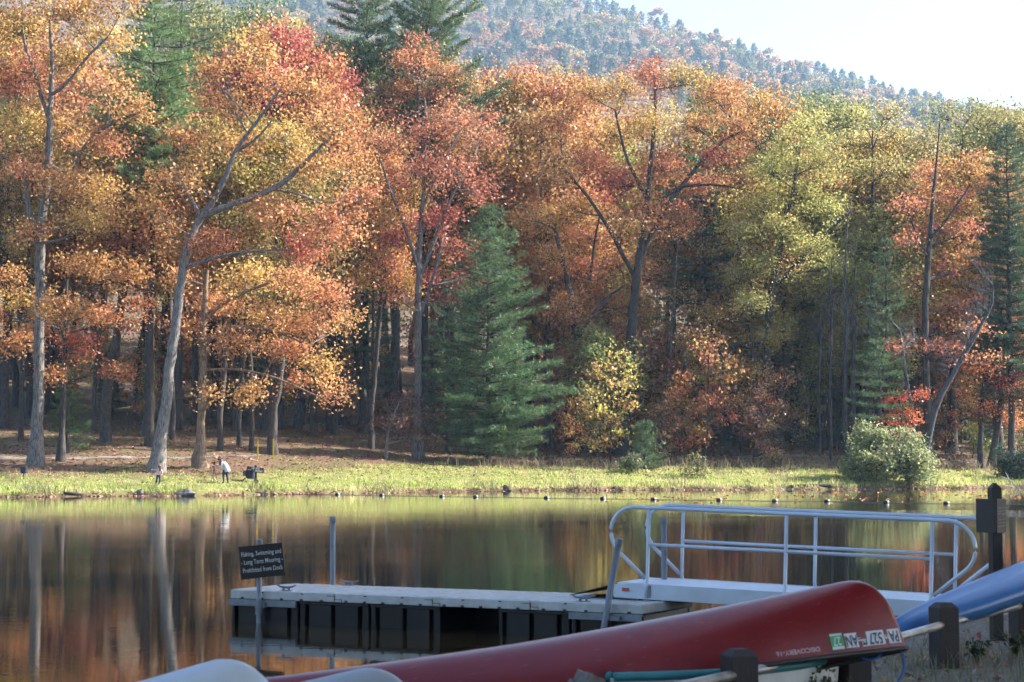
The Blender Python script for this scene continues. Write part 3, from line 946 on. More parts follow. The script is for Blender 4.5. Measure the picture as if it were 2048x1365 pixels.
hero('maple_tree', 'low orange maple leaning out beneath the yellow green oak', (1510, 915),
     [[(1512, 918, 14), (1514, 840, 9), (1508, 740, 8), (1500, 650, 5)]],
     [(1440, 640, 48, 28), (1500, 610, 44, 26), (1400, 680, 40, 26), (1470, 690, 50, 26), (1540, 680, 40, 26), (1430, 750, 44, 26), (1500, 750, 44, 24), (1460, 810, 40, 20), (1550, 760, 36, 22), (1570, 830, 36, 20), (1520, 860, 36, 18)],
     (0.50, 0.26, 0.08), BARK_DARK, 21, spread=0.8, hvar=0.035, hz=0.02, dens=9, per=30)

hero('maple_tree', 'tall thin scarlet maple with see through crown near the right edge', (1856, 880),
     [[(1856, 884, 22), (1855, 800, 15), (1850, 700, 14), (1852, 600, 13), (1858, 500, 11), (1866, 400, 8), (1874, 310, 4), (1880, 240, 2)],
      [(1860, 480, 6), (1900, 430, 5), (1940, 370, 3)],
      [(1858, 520, 5), (1825, 450, 4), (1800, 380, 2)]],
     [(1870, 360, 40, 34), (1830, 420, 42, 34), (1910, 400, 42, 34), (1870, 460, 44, 32), (1930, 470, 36, 28), (1810, 490, 34, 28), (1890, 540, 44, 24), (1830, 570, 40, 22), (1950, 540, 36, 22), (1900, 620, 52, 20), (1840, 650, 46, 18), (1940, 660, 46, 18), (1880, 700, 50, 18), (1960, 720, 40, 18), (1800, 700, 36, 18)],
     (0.54, 0.135, 0.07), BARK_DARK, 22, d=166, spread=0.9, hvar=0.014, hz=-0.008, dens=6.5, per=20)

hero('maple_sapling', 'small vivid scarlet maple behind the willow shrub', (1800, 890),
     [[(1800, 893, 8), (1802, 850, 5), (1806, 810, 3)]],
     [(1790, 800, 30, 18), (1830, 790, 28, 16), (1800, 830, 34, 16), (1775, 850, 26, 14), (1830, 845, 24, 12), (1800, 865, 26, 10)],
     (0.62, 0.10, 0.035), BARK_DARK, 23, d=163, spread=0.3, hvar=0.012, dens=9, crad=0.4)

hero('maple_tree', 'fiery orange red maple glowing between the pines at the right edge', (1960, 900),
     [[(1960, 903, 14), (1962, 840, 9), (1968, 760, 6)]],
     [(1990, 640, 44, 26), (2030, 700, 40, 30), (1960, 740, 40, 24), (2010, 770, 46, 28), (2050, 790, 40, 30), (1970, 820, 40, 20), (2030, 850, 40, 20), (1940, 790, 30, 18), (1950, 600, 40, 18)],
     (0.60, 0.15, 0.04), BARK_DARK, 24, d=170, spread=0.8, hvar=0.02, dens=7)

hero('oak_tree', 'olive and bronze oak closing the skyline at the right', (1905, 895),
     [[(1905, 898, 22), (1905, 800, 16), (1910, 640, 14), (1920, 480, 10), (1925, 350, 6), (1925, 260, 3)]],
     [(1880, 235, 50, 34), (1940, 225, 50, 32), (1990, 250, 50, 34), (1850, 290, 50, 34), (1920, 290, 54, 34), (2040, 260, 50, 34), (1980, 320, 54, 34), (2040, 340, 50, 36), (1990, 390, 46, 32), (2060, 420, 46, 36), (1940, 350, 44, 28)],
     (0.33, 0.30, 0.095), BARK_DARK, 25, d=186, spread=0.8, hvar=0.03, hz=0.0, dens=6.4)

hero('oak_tree', 'dull gold oak behind the yellow green oak on the skyline', (1740, 890),
     [[(1740, 893, 20), (1740, 780, 15), (1742, 600, 13), (1745, 450, 9), (1745, 330, 5), (1745, 260, 3)]],
     [(1710, 240, 46, 32), (1770, 235, 50, 32), (1730, 290, 50, 32), (1800, 280, 46, 32), (1680, 290, 44, 32), (1770, 340, 50, 32), (1710, 350, 48, 30), (1820, 350, 40, 30), (1750, 400, 46, 28), (1690, 400, 36, 26), (1800, 410, 34, 24), (1640, 240, 40, 30)],
     (0.45, 0.33, 0.12), BARK_DARK, 26, d=178, spread=0.8, hvar=0.035, hz=0.02, dens=6.4)

hero('dogwood_tree', 'small brown leaved understorey tree at the lawn edge before the dark trunks', (772, 918),
     [[(772, 920, 8), (774, 880, 5), (784, 840, 4), (800, 800, 2)]],
     [(770, 820, 36, 18), (810, 800, 34, 16), (850, 830, 34, 18), (790, 850, 38, 16), (830, 870, 36, 14), (860, 880, 30, 12), (750, 850, 26, 14)],
     (0.17, 0.075, 0.05), BARK_GREY, 27, spread=0.4, hvar=0.03, dens=9, per=22, crad=0.45)

# bare leaning trees and thin bare poles
def bare(name, label, base, paths, col, seed, ntw=40, tl=60, updir=(-0.5, -0.8), d=None):
    rng = np.random.default_rng(seed)
    b = hit(*base) if d is None else np.array([XZ(base[0], d), d, float(ground_z(XZ(base[0], d), d))])
    D = b[1]; m = D / F
    t = thing(name, label, 'tree', b)
    wood = Wood()
    allp = []
    for k, tr in enumerate(paths):
        P = np.array([W(x, y, D + 0.3 * k * j) - b for j, (x, y, w) in enumerate(tr)])
        if k == 0: P[0][2] = -0.3
        r = np.array([max(0.012, w * m / 2) for *_, w in tr])
        sp = smooth_path(P, 14); sr = np.interp(np.linspace(0, len(P) - 1, 14), range(len(P)), r)
        wood.add(sp, sr, 8)
        allp.append(sp[4:])
    link('trunk', wood.mesh('trunk'), M_bark, t, col)
    tw = Wood()
    AP = np.concatenate(allp)
    for k in range(ntw):
        a = AP[rng.integers(len(AP))]
        d = unit(np.array([updir[0] + rng.normal() * 0.55, rng.normal() * 0.6, -updir[1] + rng.normal() * 0.45]))
        L = tl * m * (0.4 + 0.9 * rng.random())
        e = a + d * L
        br = quad_bezier(a, a + d * L * 0.5 + np.array([0, 0, -0.1 * L]), e, 5)
        tw.add(br, np.linspace(0.026, 0.009, 5), 4)
        for q in br[1:]:
            for _ in range(2):
                d2 = unit(d + rng.normal(size=3) * 0.6)
                tw.add(np.stack([q, q + d2 * L * 0.25, q + d2 * L * 0.45 + np.array([0, 0, 0.05 * L])]), np.array([0.010, 0.008, 0.006]), 3)
    tag(link('twigs', tw.mesh('twigs'), M_bark, t, tuple(min(1, c * 1.7) for c in col)), kind='stuff')
    return t
bare('dead_tree', 'leaning dead tree with bare grey twigs at the right', (1842, 882),
     [[(1842, 886, 14), (1870, 820, 13), (1905, 750, 11), (1935, 700, 9), (1962, 650, 7), (1984, 610, 4), (1986, 570, 2)]], (0.10, 0.10, 0.11), 31, 34, 70, d=162)
bare('dead_tree', 'crooked grey dead tree with a bent top behind the willow shrub', (1822, 890),
     [[(1822, 894, 12), (1826, 840, 9), (1816, 780, 8), (1806, 710, 7), (1800, 665, 6), (1788, 650, 4)], [(1806, 700, 5), (1820, 685, 4), (1832, 690, 3)]], (0.12, 0.12, 0.135), 32, 16, 40, d=164)
bare('dead_tree', 'dark fallen trunk leaning over the leaf covered floor', (1606, 882),
     [[(1606, 884, 10), (1630, 855, 9), (1655, 828, 7), (1668, 806, 4)]], (0.055, 0.05, 0.055), 33, 8, 30)
for k, (x, y, top, w) in enumerate([(1692, 905, 430, 9), (1708, 906, 520, 10), (1662, 895, 500, 6), (1740, 890, 560, 6), (1640, 900, 600, 5)]):
    bare('bare_tree', ['thin bare straight tree, tallest of the pair left of the willow shrub', 'thicker bare tree right beside the tallest bare pole', 'very thin bare tree left of the bare pair', 'thin bare tree right of the bare pair', 'leftmost thin bare tree near the fallen trunk'][k], (x, y),
         [[(x, y + 3, w * 1.3), (x - 2, y - 130, w), (x + 2, y - 270, w * 0.8), (x - 4, (y + top) / 2 - 60, w * 0.6), (x + 3, top, 2)]], (0.10, 0.09, 0.09), 40 + k, 34, 34, (0.0, -0.5), d=166 + 2 * k)

# ---- pines of the front rows
def pine_at(name, label, foot, top_y, half_w, seed, col, group=None, d=None, **kw):
    rng = np.random.default_rng(seed)
    b = hit(*foot) if d is None else np.array([XZ(foot[0], d), d, float(ground_z(XZ(foot[0], d), d))])
    m = b[1] / F
    H = W(foot[0], top_y, b[1])[2] - b[2]
    tm, cm = pine(rng, H, half_w * m, **kw)
    return plant_tree(name, label, 'tree', b, tm, cm, col, BARK_DARK, group, rz=0, needle=True)
pine_at('pine_tree', 'full bushy green white pine standing at the grass edge in the middle', (976, 926), 412, 165, 51, (0.105, 0.175, 0.078), base=0.03, step=0.52, nb=6, up=0.22, shape=0.72, tuft=0.36, wide=0.055, lop=0.12)
pine_at('pine_tree', 'smaller dark pine tucked against the left side of the bushy white pine', (896, 905), 560, 95, 52, (0.065, 0.12, 0.06), base=0.10, step=0.6, nb=5, up=0.15, shape=0.7)
pine_at('pine_sapling', 'little young pine with a shrub at its foot on the grass edge', (1290, 940), 842, 42, 53, (0.10, 0.165, 0.07), base=0.0, step=0.3, nb=6, up=0.35, shape=0.9, tuft=0.26, gap=0.2, wide=0.04)
pine_at('pine_tree', 'tall dark pine at the right edge with long level boughs', (2022, 870), 250, 115, 54, (0.07, 0.125, 0.065), d=170, base=0.2, step=0.55, nb=5, up=0.12, shape=0.6, r0=0.32, dens=1.3)
pine_at('pine_tree', 'leaning trunked pine at the right edge beside the path', (1984, 935), 420, 85, 55, (0.06, 0.11, 0.06), base=0.42, step=0.6, nb=5, up=0.05, shape=0.5, r0=0.33, trunk_bend=1.6)
pine_at('pine_tree', 'soft green pine behind the bare trees on the right', (1775, 895), 470, 70, 56, (0.12, 0.19, 0.09), d=165, base=0.3, step=0.75, nb=5, up=0.2, shape=0.8)
pine_at('pine_sapling', 'young pine with level boughs between the bare trees and the crooked dead tree', (1760, 900), 680, 75, 57, (0.10, 0.17, 0.07), d=161, base=0.3, step=0.8, nb=5, up=0.1, shape=0.6)
pine_at('pine_tree', 'great dark pine with long upswept boughs on the skyline left of the hill', (850, 800), -90, 185, 58, (0.13, 0.195, 0.095), d=182, base=0.42, step=0.85, nb=6, up=0.36, shape=0.62, r0=0.4, tuft=0.55, gap=0.40, wide=0.085, lop=0.15)
pine_at('pine_tree', 'tall dark pine top left of the great pine', (730, 800), -120, 130, 59, (0.12, 0.18, 0.09), d=186, base=0.45, step=0.8, nb=6, up=0.22, shape=0.6, r0=0.35, tuft=0.52, gap=0.4, wide=0.08)
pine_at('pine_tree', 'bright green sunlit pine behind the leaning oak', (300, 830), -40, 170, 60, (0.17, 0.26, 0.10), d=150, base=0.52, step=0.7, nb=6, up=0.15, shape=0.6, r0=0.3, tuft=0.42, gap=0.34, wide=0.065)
pine_at('pine_tree', 'gaunt open pine with a bare dark stem behind the leaning oak', (356, 820), -90, 120, 61, (0.12, 0.18, 0.09), d=168, base=0.72, step=1.3, nb=5, up=0.12, shape=0.5, r0=0.35, tuft=0.4, gap=0.4, wide=0.06, dens=0.7)
pine_at('pine_tree', 'blue green pine peeping from the left edge behind the tall oak', (10, 860), 190, 110, 62, (0.11, 0.18, 0.09), base=0.45, step=0.9, nb=6, up=0.1, shape=0.45, r0=0.3, tuft=0.42, gap=0.34, wide=0.06)
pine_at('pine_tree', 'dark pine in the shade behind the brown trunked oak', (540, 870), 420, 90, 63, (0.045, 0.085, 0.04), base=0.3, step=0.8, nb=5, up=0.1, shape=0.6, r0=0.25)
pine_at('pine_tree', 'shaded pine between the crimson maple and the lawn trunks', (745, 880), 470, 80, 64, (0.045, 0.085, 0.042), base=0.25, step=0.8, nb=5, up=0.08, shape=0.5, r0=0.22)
pine_at('hemlock_sapling', 'small green hemlock beside the slender maple', (135, 905), 745, 50, 65, (0.07, 0.13, 0.045), base=0.08, step=0.45, nb=5, up=0.02, shape=0.7, tuft=0.26, gap=0.22, wide=0.045)
pine_at('pine_tree', 'greyish pine on the skyline right of the red crowned trees', (660, 820), 70, 90, 66, (0.085, 0.125, 0.07), d=176, base=0.55, step=1.0, nb=5, up=0.2, shape=0.6, r0=0.3, tuft=0.44, gap=0.4, wide=0.065)

# ---- open woodland trunks on the left slope: tall trees with high crowns, seen by their trunks
proto = {}
def P_(key, f):
    if key not in proto:
        proto[key] = f()
    return proto[key]
def R_(s): return np.random.default_rng(s)
oakA = P_('oakA', lambda: auto_tree(R_(101), 26, 6.2, 0.42, 0.38, 20, hvar=0.022, hz=0.02, dens=6.5, per=36, leaf=0.235, crad=0.7))
oakB = P_('oakB', lambda: auto_tree(R_(102), 26, 7.0, 0.36, 0.40, 22, hvar=0.025, hz=0.02, dens=6, per=36, leaf=0.235, crad=0.7))
oakC = P_('oakC', lambda: auto_tree(R_(103), 26, 5.2, 0.50, 0.33, 16, hvar=0.022, hz=0.0, dens=6.5, per=36, leaf=0.235, crad=0.7))
mapA = P_('mapA', lambda: auto_tree(R_(104), 20, 4.6, 0.30, 0.22, 18, hvar=0.016, hz=0.02, dens=7.5, per=34, leaf=0.22, crad=0.6))
thinA = P_('thinA', lambda: auto_tree(R_(105), 20, 3.4, 0.35, 0.16, 14, hvar=0.035, dens=7, per=15, leaf=0.25, crad=0.6))
sapA = P_('sapA', lambda: auto_tree(R_(106), 7, 2.2, 0.15, 0.06, 10, hvar=0.035, dens=9, per=20, leaf=0.22, crad=0.4))
pinA = P_('pinA', lambda: pine(R_(107), 26, 4.4, 0.40, 0.30, 1.1, 5, 0.15, 0.6, tuft=0.45, gap=0.4, wide=0.07))
pinB = P_('pinB', lambda: pine(R_(108), 12, 2.8, 0.10, 0.15, 0.6, 5, 0.08, 0.7, tuft=0.34, gap=0.3, wide=0.055))

trunks = [(210, 885, 26), (298, 872, 22), (42, 880, 9), (345, 880, 12), (440, 902, 9), (478, 890, 9), (503, 902, 10), (546, 908, 20), (595, 857, 18), (624, 846, 12), (669, 868, 15), (709, 850, 17), (742, 898, 12), (30, 815, 16), (200, 820, 18), (232, 800, 12), (390, 850, 14), (860, 845, 18), (895, 880, 10), (560, 838, 12), (470, 840, 12), (120, 810, 14)]
tl = ['dark flared trunk behind the slender maple', 'dark trunk just left behind the leaning oak', 'thin dark trunk left of the tall oak', 'dark trunk half hidden behind the leaning oak', 'slim trunk right of the brown trunked oak', 'second slim trunk right of the brown trunked oak', 'dark slim trunk left of the yellow stakes', 'stout blue grey trunk between the yellow stakes', 'broad trunk with boulders at its foot', 'lit narrow trunk right of the boulders', 'black flared trunk in the leaf litter', 'brown trunk with a bright sunlit edge', 'grey trunk at the lawn edge left of the brown understorey tree',
      'far trunk at the left edge', 'pale far trunk left of the leaning oak', 'slim far trunk left of the leaning oak', 'far trunk behind the brown trunked oak', 'far brown trunk right of the crimson maple', 'thin dark trunk left of the bushy pine', 'far trunk above the boulders', 'far slim trunk behind the yellow stakes', 'far trunk behind the slender maple']
for k, ((x, y, w), lb) in enumerate(zip(trunks, tl)):
    b = hit(x, y)
    m = b[1] / F
    tm, cm = (oakC, oakA, oakC)[k % 3]
    want = w * m / 2
    have = 0.33 if k % 3 != 1 else 0.38
    s = max(0.45, min(1.3, want / have))
    H = (24 + 5 * random.random())
    col = [ORANGE, RUST, (0.42, 0.24, 0.06), (0.30, 0.22, 0.05)][k % 4]
    t = plant_tree('oak_tree', f'{lb}, orange crown high overhead', 'tree', b, tm, cm, col, BARK_DARK if k not in (11, 14) else BARK_BROWN, 'trunks of the open wood behind the lawn', random.random() * 6.28)
    t.scale = (max(0.6, s), max(0.6, s), H / 26)

# ---- the wood behind: trees set at stable spacing on the slope, each tall enough to reach the skyline seen
CX = np.array([-200, 0, 300, 560, 640, 720, 800, 930, 1030, 1130, 1260, 1350, 1480, 1560, 1650, 1720, 1830, 1900, 2000, 2300.])
CYY = np.array([-60, -40, -20, 20, 60, 60, 40, 90, 135, 120, 110, 130, 155, 180, 190, 205, 222, 205, 212, 230.])
rng = np.random.default_rng(77)
spots = []
tries = 0
front = [(b.location.x, b.location.y) for b in COL.objects if b.parent is None and b.type == 'EMPTY' and b.get('category') == 'tree']
while len(spots) < 150 and tries < 9000:
    tries += 1
    y = 132 + 190 * rng.random() ** 1.25
    px = rng.uniform(-160, 2110)
    x = XZ(px, y)
    t = y - float(shore_y(x))
    if t < np.interp(px, [0, 700, 900, 1150, 1300, 2048], [46, 46, 34, 30, 28, 28]): continue
    md = 4.6 if y < 200 else 6.0
    if any((x - a) ** 2 + (y - c) ** 2 < md * md for a, c in spots): continue
    if any((x - a) ** 2 + (y - c) ** 2 < 3.0 ** 2 for a, c in front): continue
    spots.append((x, y))
cols = {'orange': ORANGE, 'rust red': RUST, 'golden': GOLD, 'yellow green': LIME, 'olive': OLIVE, 'crimson': CRIMSON}
for (x, y) in spots:
    px = 1024 + F * x / y
    z = float(ground_z(x, y))
    ytop = np.interp(px, CX, CYY)
    ztop = CAMZ + (923 - ytop) / F * y
    Hm = ztop - z
    q = rng.random()
    u = rng.random()
    if q < 0.20:
        kind = 'pine'; tm, cm = pinA; bh = 26; c = PINEG if u < 0.5 else PINED; lab = 'dark green pine'
    elif q < 0.34:
        kind = 'thin'; tm, cm = thinA; bh = 20
    elif q < 0.55:
        kind = 'maple'; tm, cm = mapA; bh = 20
    else:
        kind = 'oak'; tm, cm = (oakA, oakB, oakC)[int(u * 2.99)]; bh = 26
    if kind != 'pine':
        u2 = rng.random()
        if px < 700: nm = 'orange' if u2 < .4 else 'golden' if u2 < .6 else 'rust red' if u2 < .85 else 'crimson'
        elif px < 1150: nm = 'rust red' if u2 < .35 else 'orange' if u2 < .75 else 'golden' if u2 < .9 else 'yellow green'
        elif px < 1500: nm = 'orange' if u2 < .45 else 'rust red' if u2 < .65 else 'golden' if u2 < .85 else 'yellow green'
        else: nm = 'olive' if u2 < .35 else 'yellow green' if u2 < .6 else 'golden' if u2 < .8 else 'orange'
        c = cols[nm]; lab = f'{nm} {"maple" if kind == "maple" else "slender tree" if kind == "thin" else "oak"}'
    c = tuple(max(0.01, k * (1 + 0.12 * rng.normal())) for k in c)
    H = min(Hm * rng.uniform(0.76, 0.95), 34) if kind != 'thin' else min(Hm * rng.uniform(0.6, 0.85), 27)
    H = max(H, 12)
    sx = (0.85 + 0.3 * rng.random()) * (H / bh) ** 0.6
    zone = 'left part of the wood' if px < 700 else 'wood behind the crimson maple and bushy pine' if px < 1150 else 'wood behind the rust red oak' if px < 1500 else 'wood at the right, behind the bare trees'
    far = 'deep in the' if y > 215 else 'in the'
    t = plant_tree({'pine': 'pine_tree', 'oak': 'oak_tree', 'maple': 'maple_tree', 'thin': 'slender_tree'}[kind], f'{lab} {far} {zone}', 'tree', (x, y, z), tm, cm, c, BARK_DARK, f'trees massed {far} {zone}', rng.random() * 6.28, (sx, sx, H / bh), kind == 'pine')

# low spreading trees that carry the foliage down to the ground
lowA = auto_tree(R_(109), 13, 4.4, 0.12, 0.14, 26, lobe=0.72, hvar=0.028, hz=0.02, dens=8, per=24, leaf=0.25, crad=0.6)
lowB = auto_tree(R_(110), 13, 3.6, 0.16, 0.12, 22, lobe=0.72, hvar=0.024, hz=0.0, dens=8, per=22, leaf=0.25, crad=0.6)
k = 0; tries = 0; lows = []
while k < 30 and tries < 4000:
    tries += 1
    y = rng.uniform(150, 230); px = rng.uniform(1020, 2120) if rng.random() < 0.72 else rng.uniform(-60, 1000); x = XZ(px, y)
    t = y - float(shore_y(x))
    if t < np.interp(px, [0, 950, 1050, 1540, 1580, 1950, 1990], [64, 56, 22, 22, 36, 36, 20]): continue
    if any((x - a) ** 2 + (y - c) ** 2 < 4.0 ** 2 for a, c in lows): continue
    lows.append((x, y)); k += 1
    nm = ['orange', 'golden', 'rust red', 'olive', 'yellow green', 'crimson'][int(rng.choice(6, p=[.42, .18, .24, .05, .05, .06]))]
    zone = 'left wood' if px < 1000 else 'wood behind the rust red oak' if px < 1500 else 'wood behind the bare trees'
    H = rng.uniform(9, 17); sx = H / 13 * rng.uniform(0.85, 1.15)
    plant_tree('low_tree', f'low {nm} tree with low boughs in the {zone}'[:200], 'tree', (x, y, float(ground_z(x, y))), *(lowA if rng.random() < 0.5 else lowB), tuple(q * (1 + 0.1 * rng.normal()) for q in cols[nm]), BARK_DARK, f'low trees in the {zone}', rng.random() * 6.28, (sx, sx, H / 13))

# fuller crowns at the right of the wood
k = 0; tries = 0; full = []
while k < 22 and tries < 3000:
    tries += 1
    y = rng.uniform(176, 225); px = rng.uniform(1500, 2080); x = XZ(px, y)
    if any((x - a) ** 2 + (y - c) ** 2 < 5.0 ** 2 for a, c in full): continue
    full.append((x, y)); k += 1
    z = float(ground_z(x, y))
    H = (CAMZ + (923 - np.interp(px, CX, CYY) - 15) / F * y - z) * rng.uniform(0.55, 0.97)
    nm = ['olive', 'yellow green', 'rust red', 'golden', 'orange'][int(rng.choice(5, p=[.3, .22, .2, .14, .14]))]
    plant_tree('maple_tree', f'full crowned {nm} tree in the wood at the right', 'tree', (x, y, z), *(mapA if k % 2 else oakB), tuple(q * (1 + 0.1 * rng.normal()) for q in cols[nm]), BARK_DARK, 'full crowned trees in the wood at the right', rng.random() * 6.28, (1.15, 1.15, H / (20 if k % 2 else 26)))

# crowns that close the skyline
for (px, ty, d, pr, bh, c, lb) in [(430, -10, 185, oakB, 26, OLIVE, 'olive oak filling the skyline above the leaning oak'), (520, -15, 190, oakA, 26, (0.22, 0.24, 0.07), 'dark green oak on the skyline right of the gaunt pine'), (600, 25, 180, oakB, 26, GOLD, 'gold crowned oak on the skyline above the leaning oak'),
        (680, 55, 185, oakA, 26, (0.42, 0.38, 0.11), 'yellowish oak on the skyline left of the dark pine top'), (560, 80, 172, mapA, 20, CRIMSON, 'red crowned maple just above the leaning oak'), (625, 95, 170, mapA, 20, RUST, 'rusty maple above the right side of the leaning oak'), (470, 80, 168, mapA, 20, (0.50, 0.10, 0.08), 'bright red maple above the left side of the leaning oak'),
        (1060, 122, 190, oakB, 26, ORANGE, 'orange oak on the skyline right of the great pine'), (1140, 118, 188, oakA, 26, RUST, 'rusty oak on the skyline left of the rust red oak'), (985, 140, 190, oakA, 26, GOLD, 'golden oak on the skyline beneath the great pine'), (1625, 172, 200, oakA, 26, OLIVE, 'olive oak on the skyline left of the dull gold oak'),
        (1690, 192, 200, oakB, 26, (0.22, 0.25, 0.08), 'green oak on the skyline behind the dull gold oak'), (1965, 195, 195, oakB, 26, (0.34, 0.28, 0.09), 'bronze green oak on the skyline at the right'), (2045, 215, 192, oakA, 26, OLIVE, 'olive oak cut by the right edge of the picture'), (1420, 150, 195, oakB, 26, ORANGE, 'orange oak on the skyline right of the rust red oak'), (1540, 165, 195, oakA, 26, RUST, 'rust brown oak on the skyline left of the olive oak')]:
    x = XZ(px, d); z = float(ground_z(x, d)); H = (CAMZ + (923 - ty - 22) / F * d - z)
    plant_tree('oak_tree' if bh == 26 else 'maple_tree', lb, 'tree', (x, d, z), *pr, c, BARK_DARK, 'trees on the skyline of the wood', px * 0.37, (1.05, 1.05, H / bh))

# understorey saplings and small hemlocks that fill the wood near the ground
cnt = 0; tries = 0
used = []
while cnt < 150 and tries < 5000:
    tries += 1
    y = rng.uniform(128, 225); px = rng.uniform(-60, 2120) if rng.random() < 0.45 else rng.uniform(1130, 2100); x = XZ(px, y)
    t = y - float(shore_y(x))
    if t < np.interp(px, [0, 880, 1150, 1300, 1580, 1620, 1950, 2048], [62, 50, 14, 12, 12, 24, 24, 12]): continue
    if any((x - a) ** 2 + (y - c) ** 2 < 2.2 ** 2 for a, c in used): continue
    used.append((x, y)); cnt += 1
    zone = 'left slope' if px < 700 else 'wood behind the bushy pine' if px < 1200 else 'wood behind the little pine' if px < 1560 else 'wood behind the willow shrub'
    z = float(ground_z(x, y))
    if rng.random() < 0.42 and not (1080 < px < 1340 and t < 45):
        s = rng.uniform(0.35, 0.95)
        plant_tree('hemlock_sapling', f'dark young evergreen in the understorey of the {zone}', 'tree', (x, y, z), *pinB, tuple(k * (0.9 + 0.3 * rng.random()) for k in PINED), BARK_DARK, f'young evergreens in the {zone}', rng.random() * 6.28, (s, s, s), True)
    else:
        s = rng.uniform(0.5, 1.25)
        nm, c = [('brown', BROWNL), ('orange', ORANGE), ('yellow', GOLD), ('olive', OLIVE), ('rust red', RUST)][rng.integers(5)]
        plant_tree('sapling', f'{nm} leaved sapling in the understorey of the {zone}', 'tree', (x, y, z), *sapA, c, BARK_DARK, f'saplings in the {zone}', rng.random() * 6.28, (s, s, s * rng.uniform(0.9, 1.3)))

# ---- shrubs
def shrub(name, label, base, w, h, col, seed, n=14, leaf=0.2, per=34, hvar=0.02, d=None):
    rng = np.random.default_rng(seed)
    b = hit(*base)
    m = b[1] / F
    wm, hm = w * m / 2, h * m
    paths = [([(0, 0, -0.2), (0.1, 0, hm * 0.3), (0.15, 0, hm * 0.5)], [0.06, 0.04, 0.02])]
    lobes = []
    for k in range(n):
        a = rng.random() * 6.28; f = rng.random()
        rr = math.sqrt(f) * 0.72
        hh = (1 - rr ** 2) * rng.uniform(0.08, 0.92)
        lr = wm * rng.uniform(0.15, 0.30)
        lobes.append(((math.cos(a) * rr * wm, math.sin(a) * rr * wm * 0.7, max(0.2, hh * hm)), (lr, lr, lr * 0.8)))
    tm, cm = broadleaf(rng, paths, lobes, leaf=leaf, dens=13, per=per, hvar=hvar, crad=0.35)
    t = thing(name, label, 'shrub', b)
    link('stems', tm, M_bark, t, BARK_DARK); link('foliage', cm, M_leaf, t, col)
    return t
shrub('willow_shrub', 'big rounded pale green shrub overhanging the water on the right', (1772, 966), 215, 125, (0.31, 0.34, 0.15), 71, 54, 0.19, 36)
shrub('shrub', 'low grey green shrub at the foot of the little pine', (1262, 945), 60, 40, (0.16, 0.18, 0.085), 72, 8, 0.16)
shrub('shrub', 'thin leggy shrub on the bank right of the little pine', (1392, 955), 80, 52, (0.20, 0.20, 0.07), 73, 8, 0.15, 14)
shrub('shrub', 'dark evergreen shrub at the right edge of the bank', (2035, 960), 110, 105, (0.032, 0.075, 0.04), 74, 18, 0.18, 40)
shrub('shrub', 'yellow green bush behind the willow shrub near the path', (1945, 915), 90, 60, (0.24, 0.25, 0.06), 75, 10, 0.18, 26)
shrub('shrub', 'brown twiggy bush right of the willow shrub', (1910, 940), 90, 50, (0.15, 0.105, 0.07), 76, 10, 0.15, 18)
shrub('shrub', 'golden bush beside the leaning dead tree', (1838, 890), 36, 44, (0.50, 0.27, 0.04), 77, 6, 0.16, 20)
shrub('shrub', 'tan weedy bush under the yellow green oak', (1560, 935), 80, 40, (0.26, 0.17, 0.08), 78, 8, 0.15, 20)

# ---- far hillside: trees standing on the ridge slope
def hill_proto(rng, conifer):
    if conifer:
        H = 13; n = 300
        f = rng.random(n) ** 0.7
        z = 2 + (H - 2) * f
        r = 3.8 * (1 - f) ** 0.5 * np.sqrt(rng.random(n)) + 0.15
        a = rng.random(n) * 6.28
        r = r * (1 + 0.35 * np.sin(3 * a + z)) ; P = np.stack([r * np.cos(a), r * np.sin(a), z + 0.6 * rng.normal(size=n)], -1)
        V, Q = kites(P, 1.5, rng, 1.0, 0.3)
    else:
        n = 396
        lob = [(rng.normal() * 2.2, rng.normal() * 2.2, 7 + rng.random() * 4.5, 1.8 + rng.random()) for _ in range(9)]
        P = np.concatenate([np.array(l[:3]) + unit(rng.normal(size=(n // 9, 3))) * l[3] * (rng.random((n // 9, 1)) ** 0.4) * np.array([1, 1, .8]) for l in lob])
        V, Q = kites(P, 1.25, rng, 0.7, 0.36)
        n = len(P)
    A = np.zeros((n, 4)); A[:, 0] = rng.normal(size=n) * 0.012; A[:, 1] = np.clip(1 + rng.normal(size=n) * 0.2, .4, 1.7); A[:, 2] = 1; A[:, 3] = 1
    tv, tq = tube_np(np.array([[0, 0, -1], [0, 0, 5], [0.1, 0, 10.]]), np.array([0.25, 0.18, 0.06]), 4)
    Vt = np.concatenate([V, tv]); Qt = np.concatenate([Q, tq + len(V)])
    At = np.concatenate([np.repeat(A, 4, 0), np.tile([0, 0.5, 0.5, 1], (len(tv), 1))])
    return Vt, Qt, At
hp = [hill_proto(np.random.default_rng(200 + k), k < 3) for k in range(7)]
hmesh = [np_mesh('hill_tree', *h) for h in hp]
hs = []
rng = np.random.default_rng(5)
tries = 0
cell = {}
while len(hs) < 1250 and tries < 60000:
    tries += 1
    y = rng.uniform(1200, 1900); px = rng.uniform(380, 2150); x = XZ(px, y)
    key = (int(x // 12), int(y // 12))
    if any(abs(a - x) < 8.6 and abs(b - y) < 8.6 and (a - x) ** 2 + (b - y) ** 2 < 8.6 ** 2 for i in (-1, 0, 1) for j in (-1, 0, 1) for a, b in cell.get((key[0] + i, key[1] + j), [])): continue
    z = float(ground_z(x, y))
    ysc = 923 - (z + 16 - CAMZ) / y * F
    lim = np.interp(px, CX, CYY)
    if ysc > lim + 60: continue
    cell.setdefault(key, []).append((x, y))
    con = rng.random() < 0.58
    k = rng.integers(0, 3) if con else rng.integers(3, 7)
    hs.append((ysc - lim, x, y, z, k, rng.uniform(0.8, 1.7), rng.random() * 6.28, px))
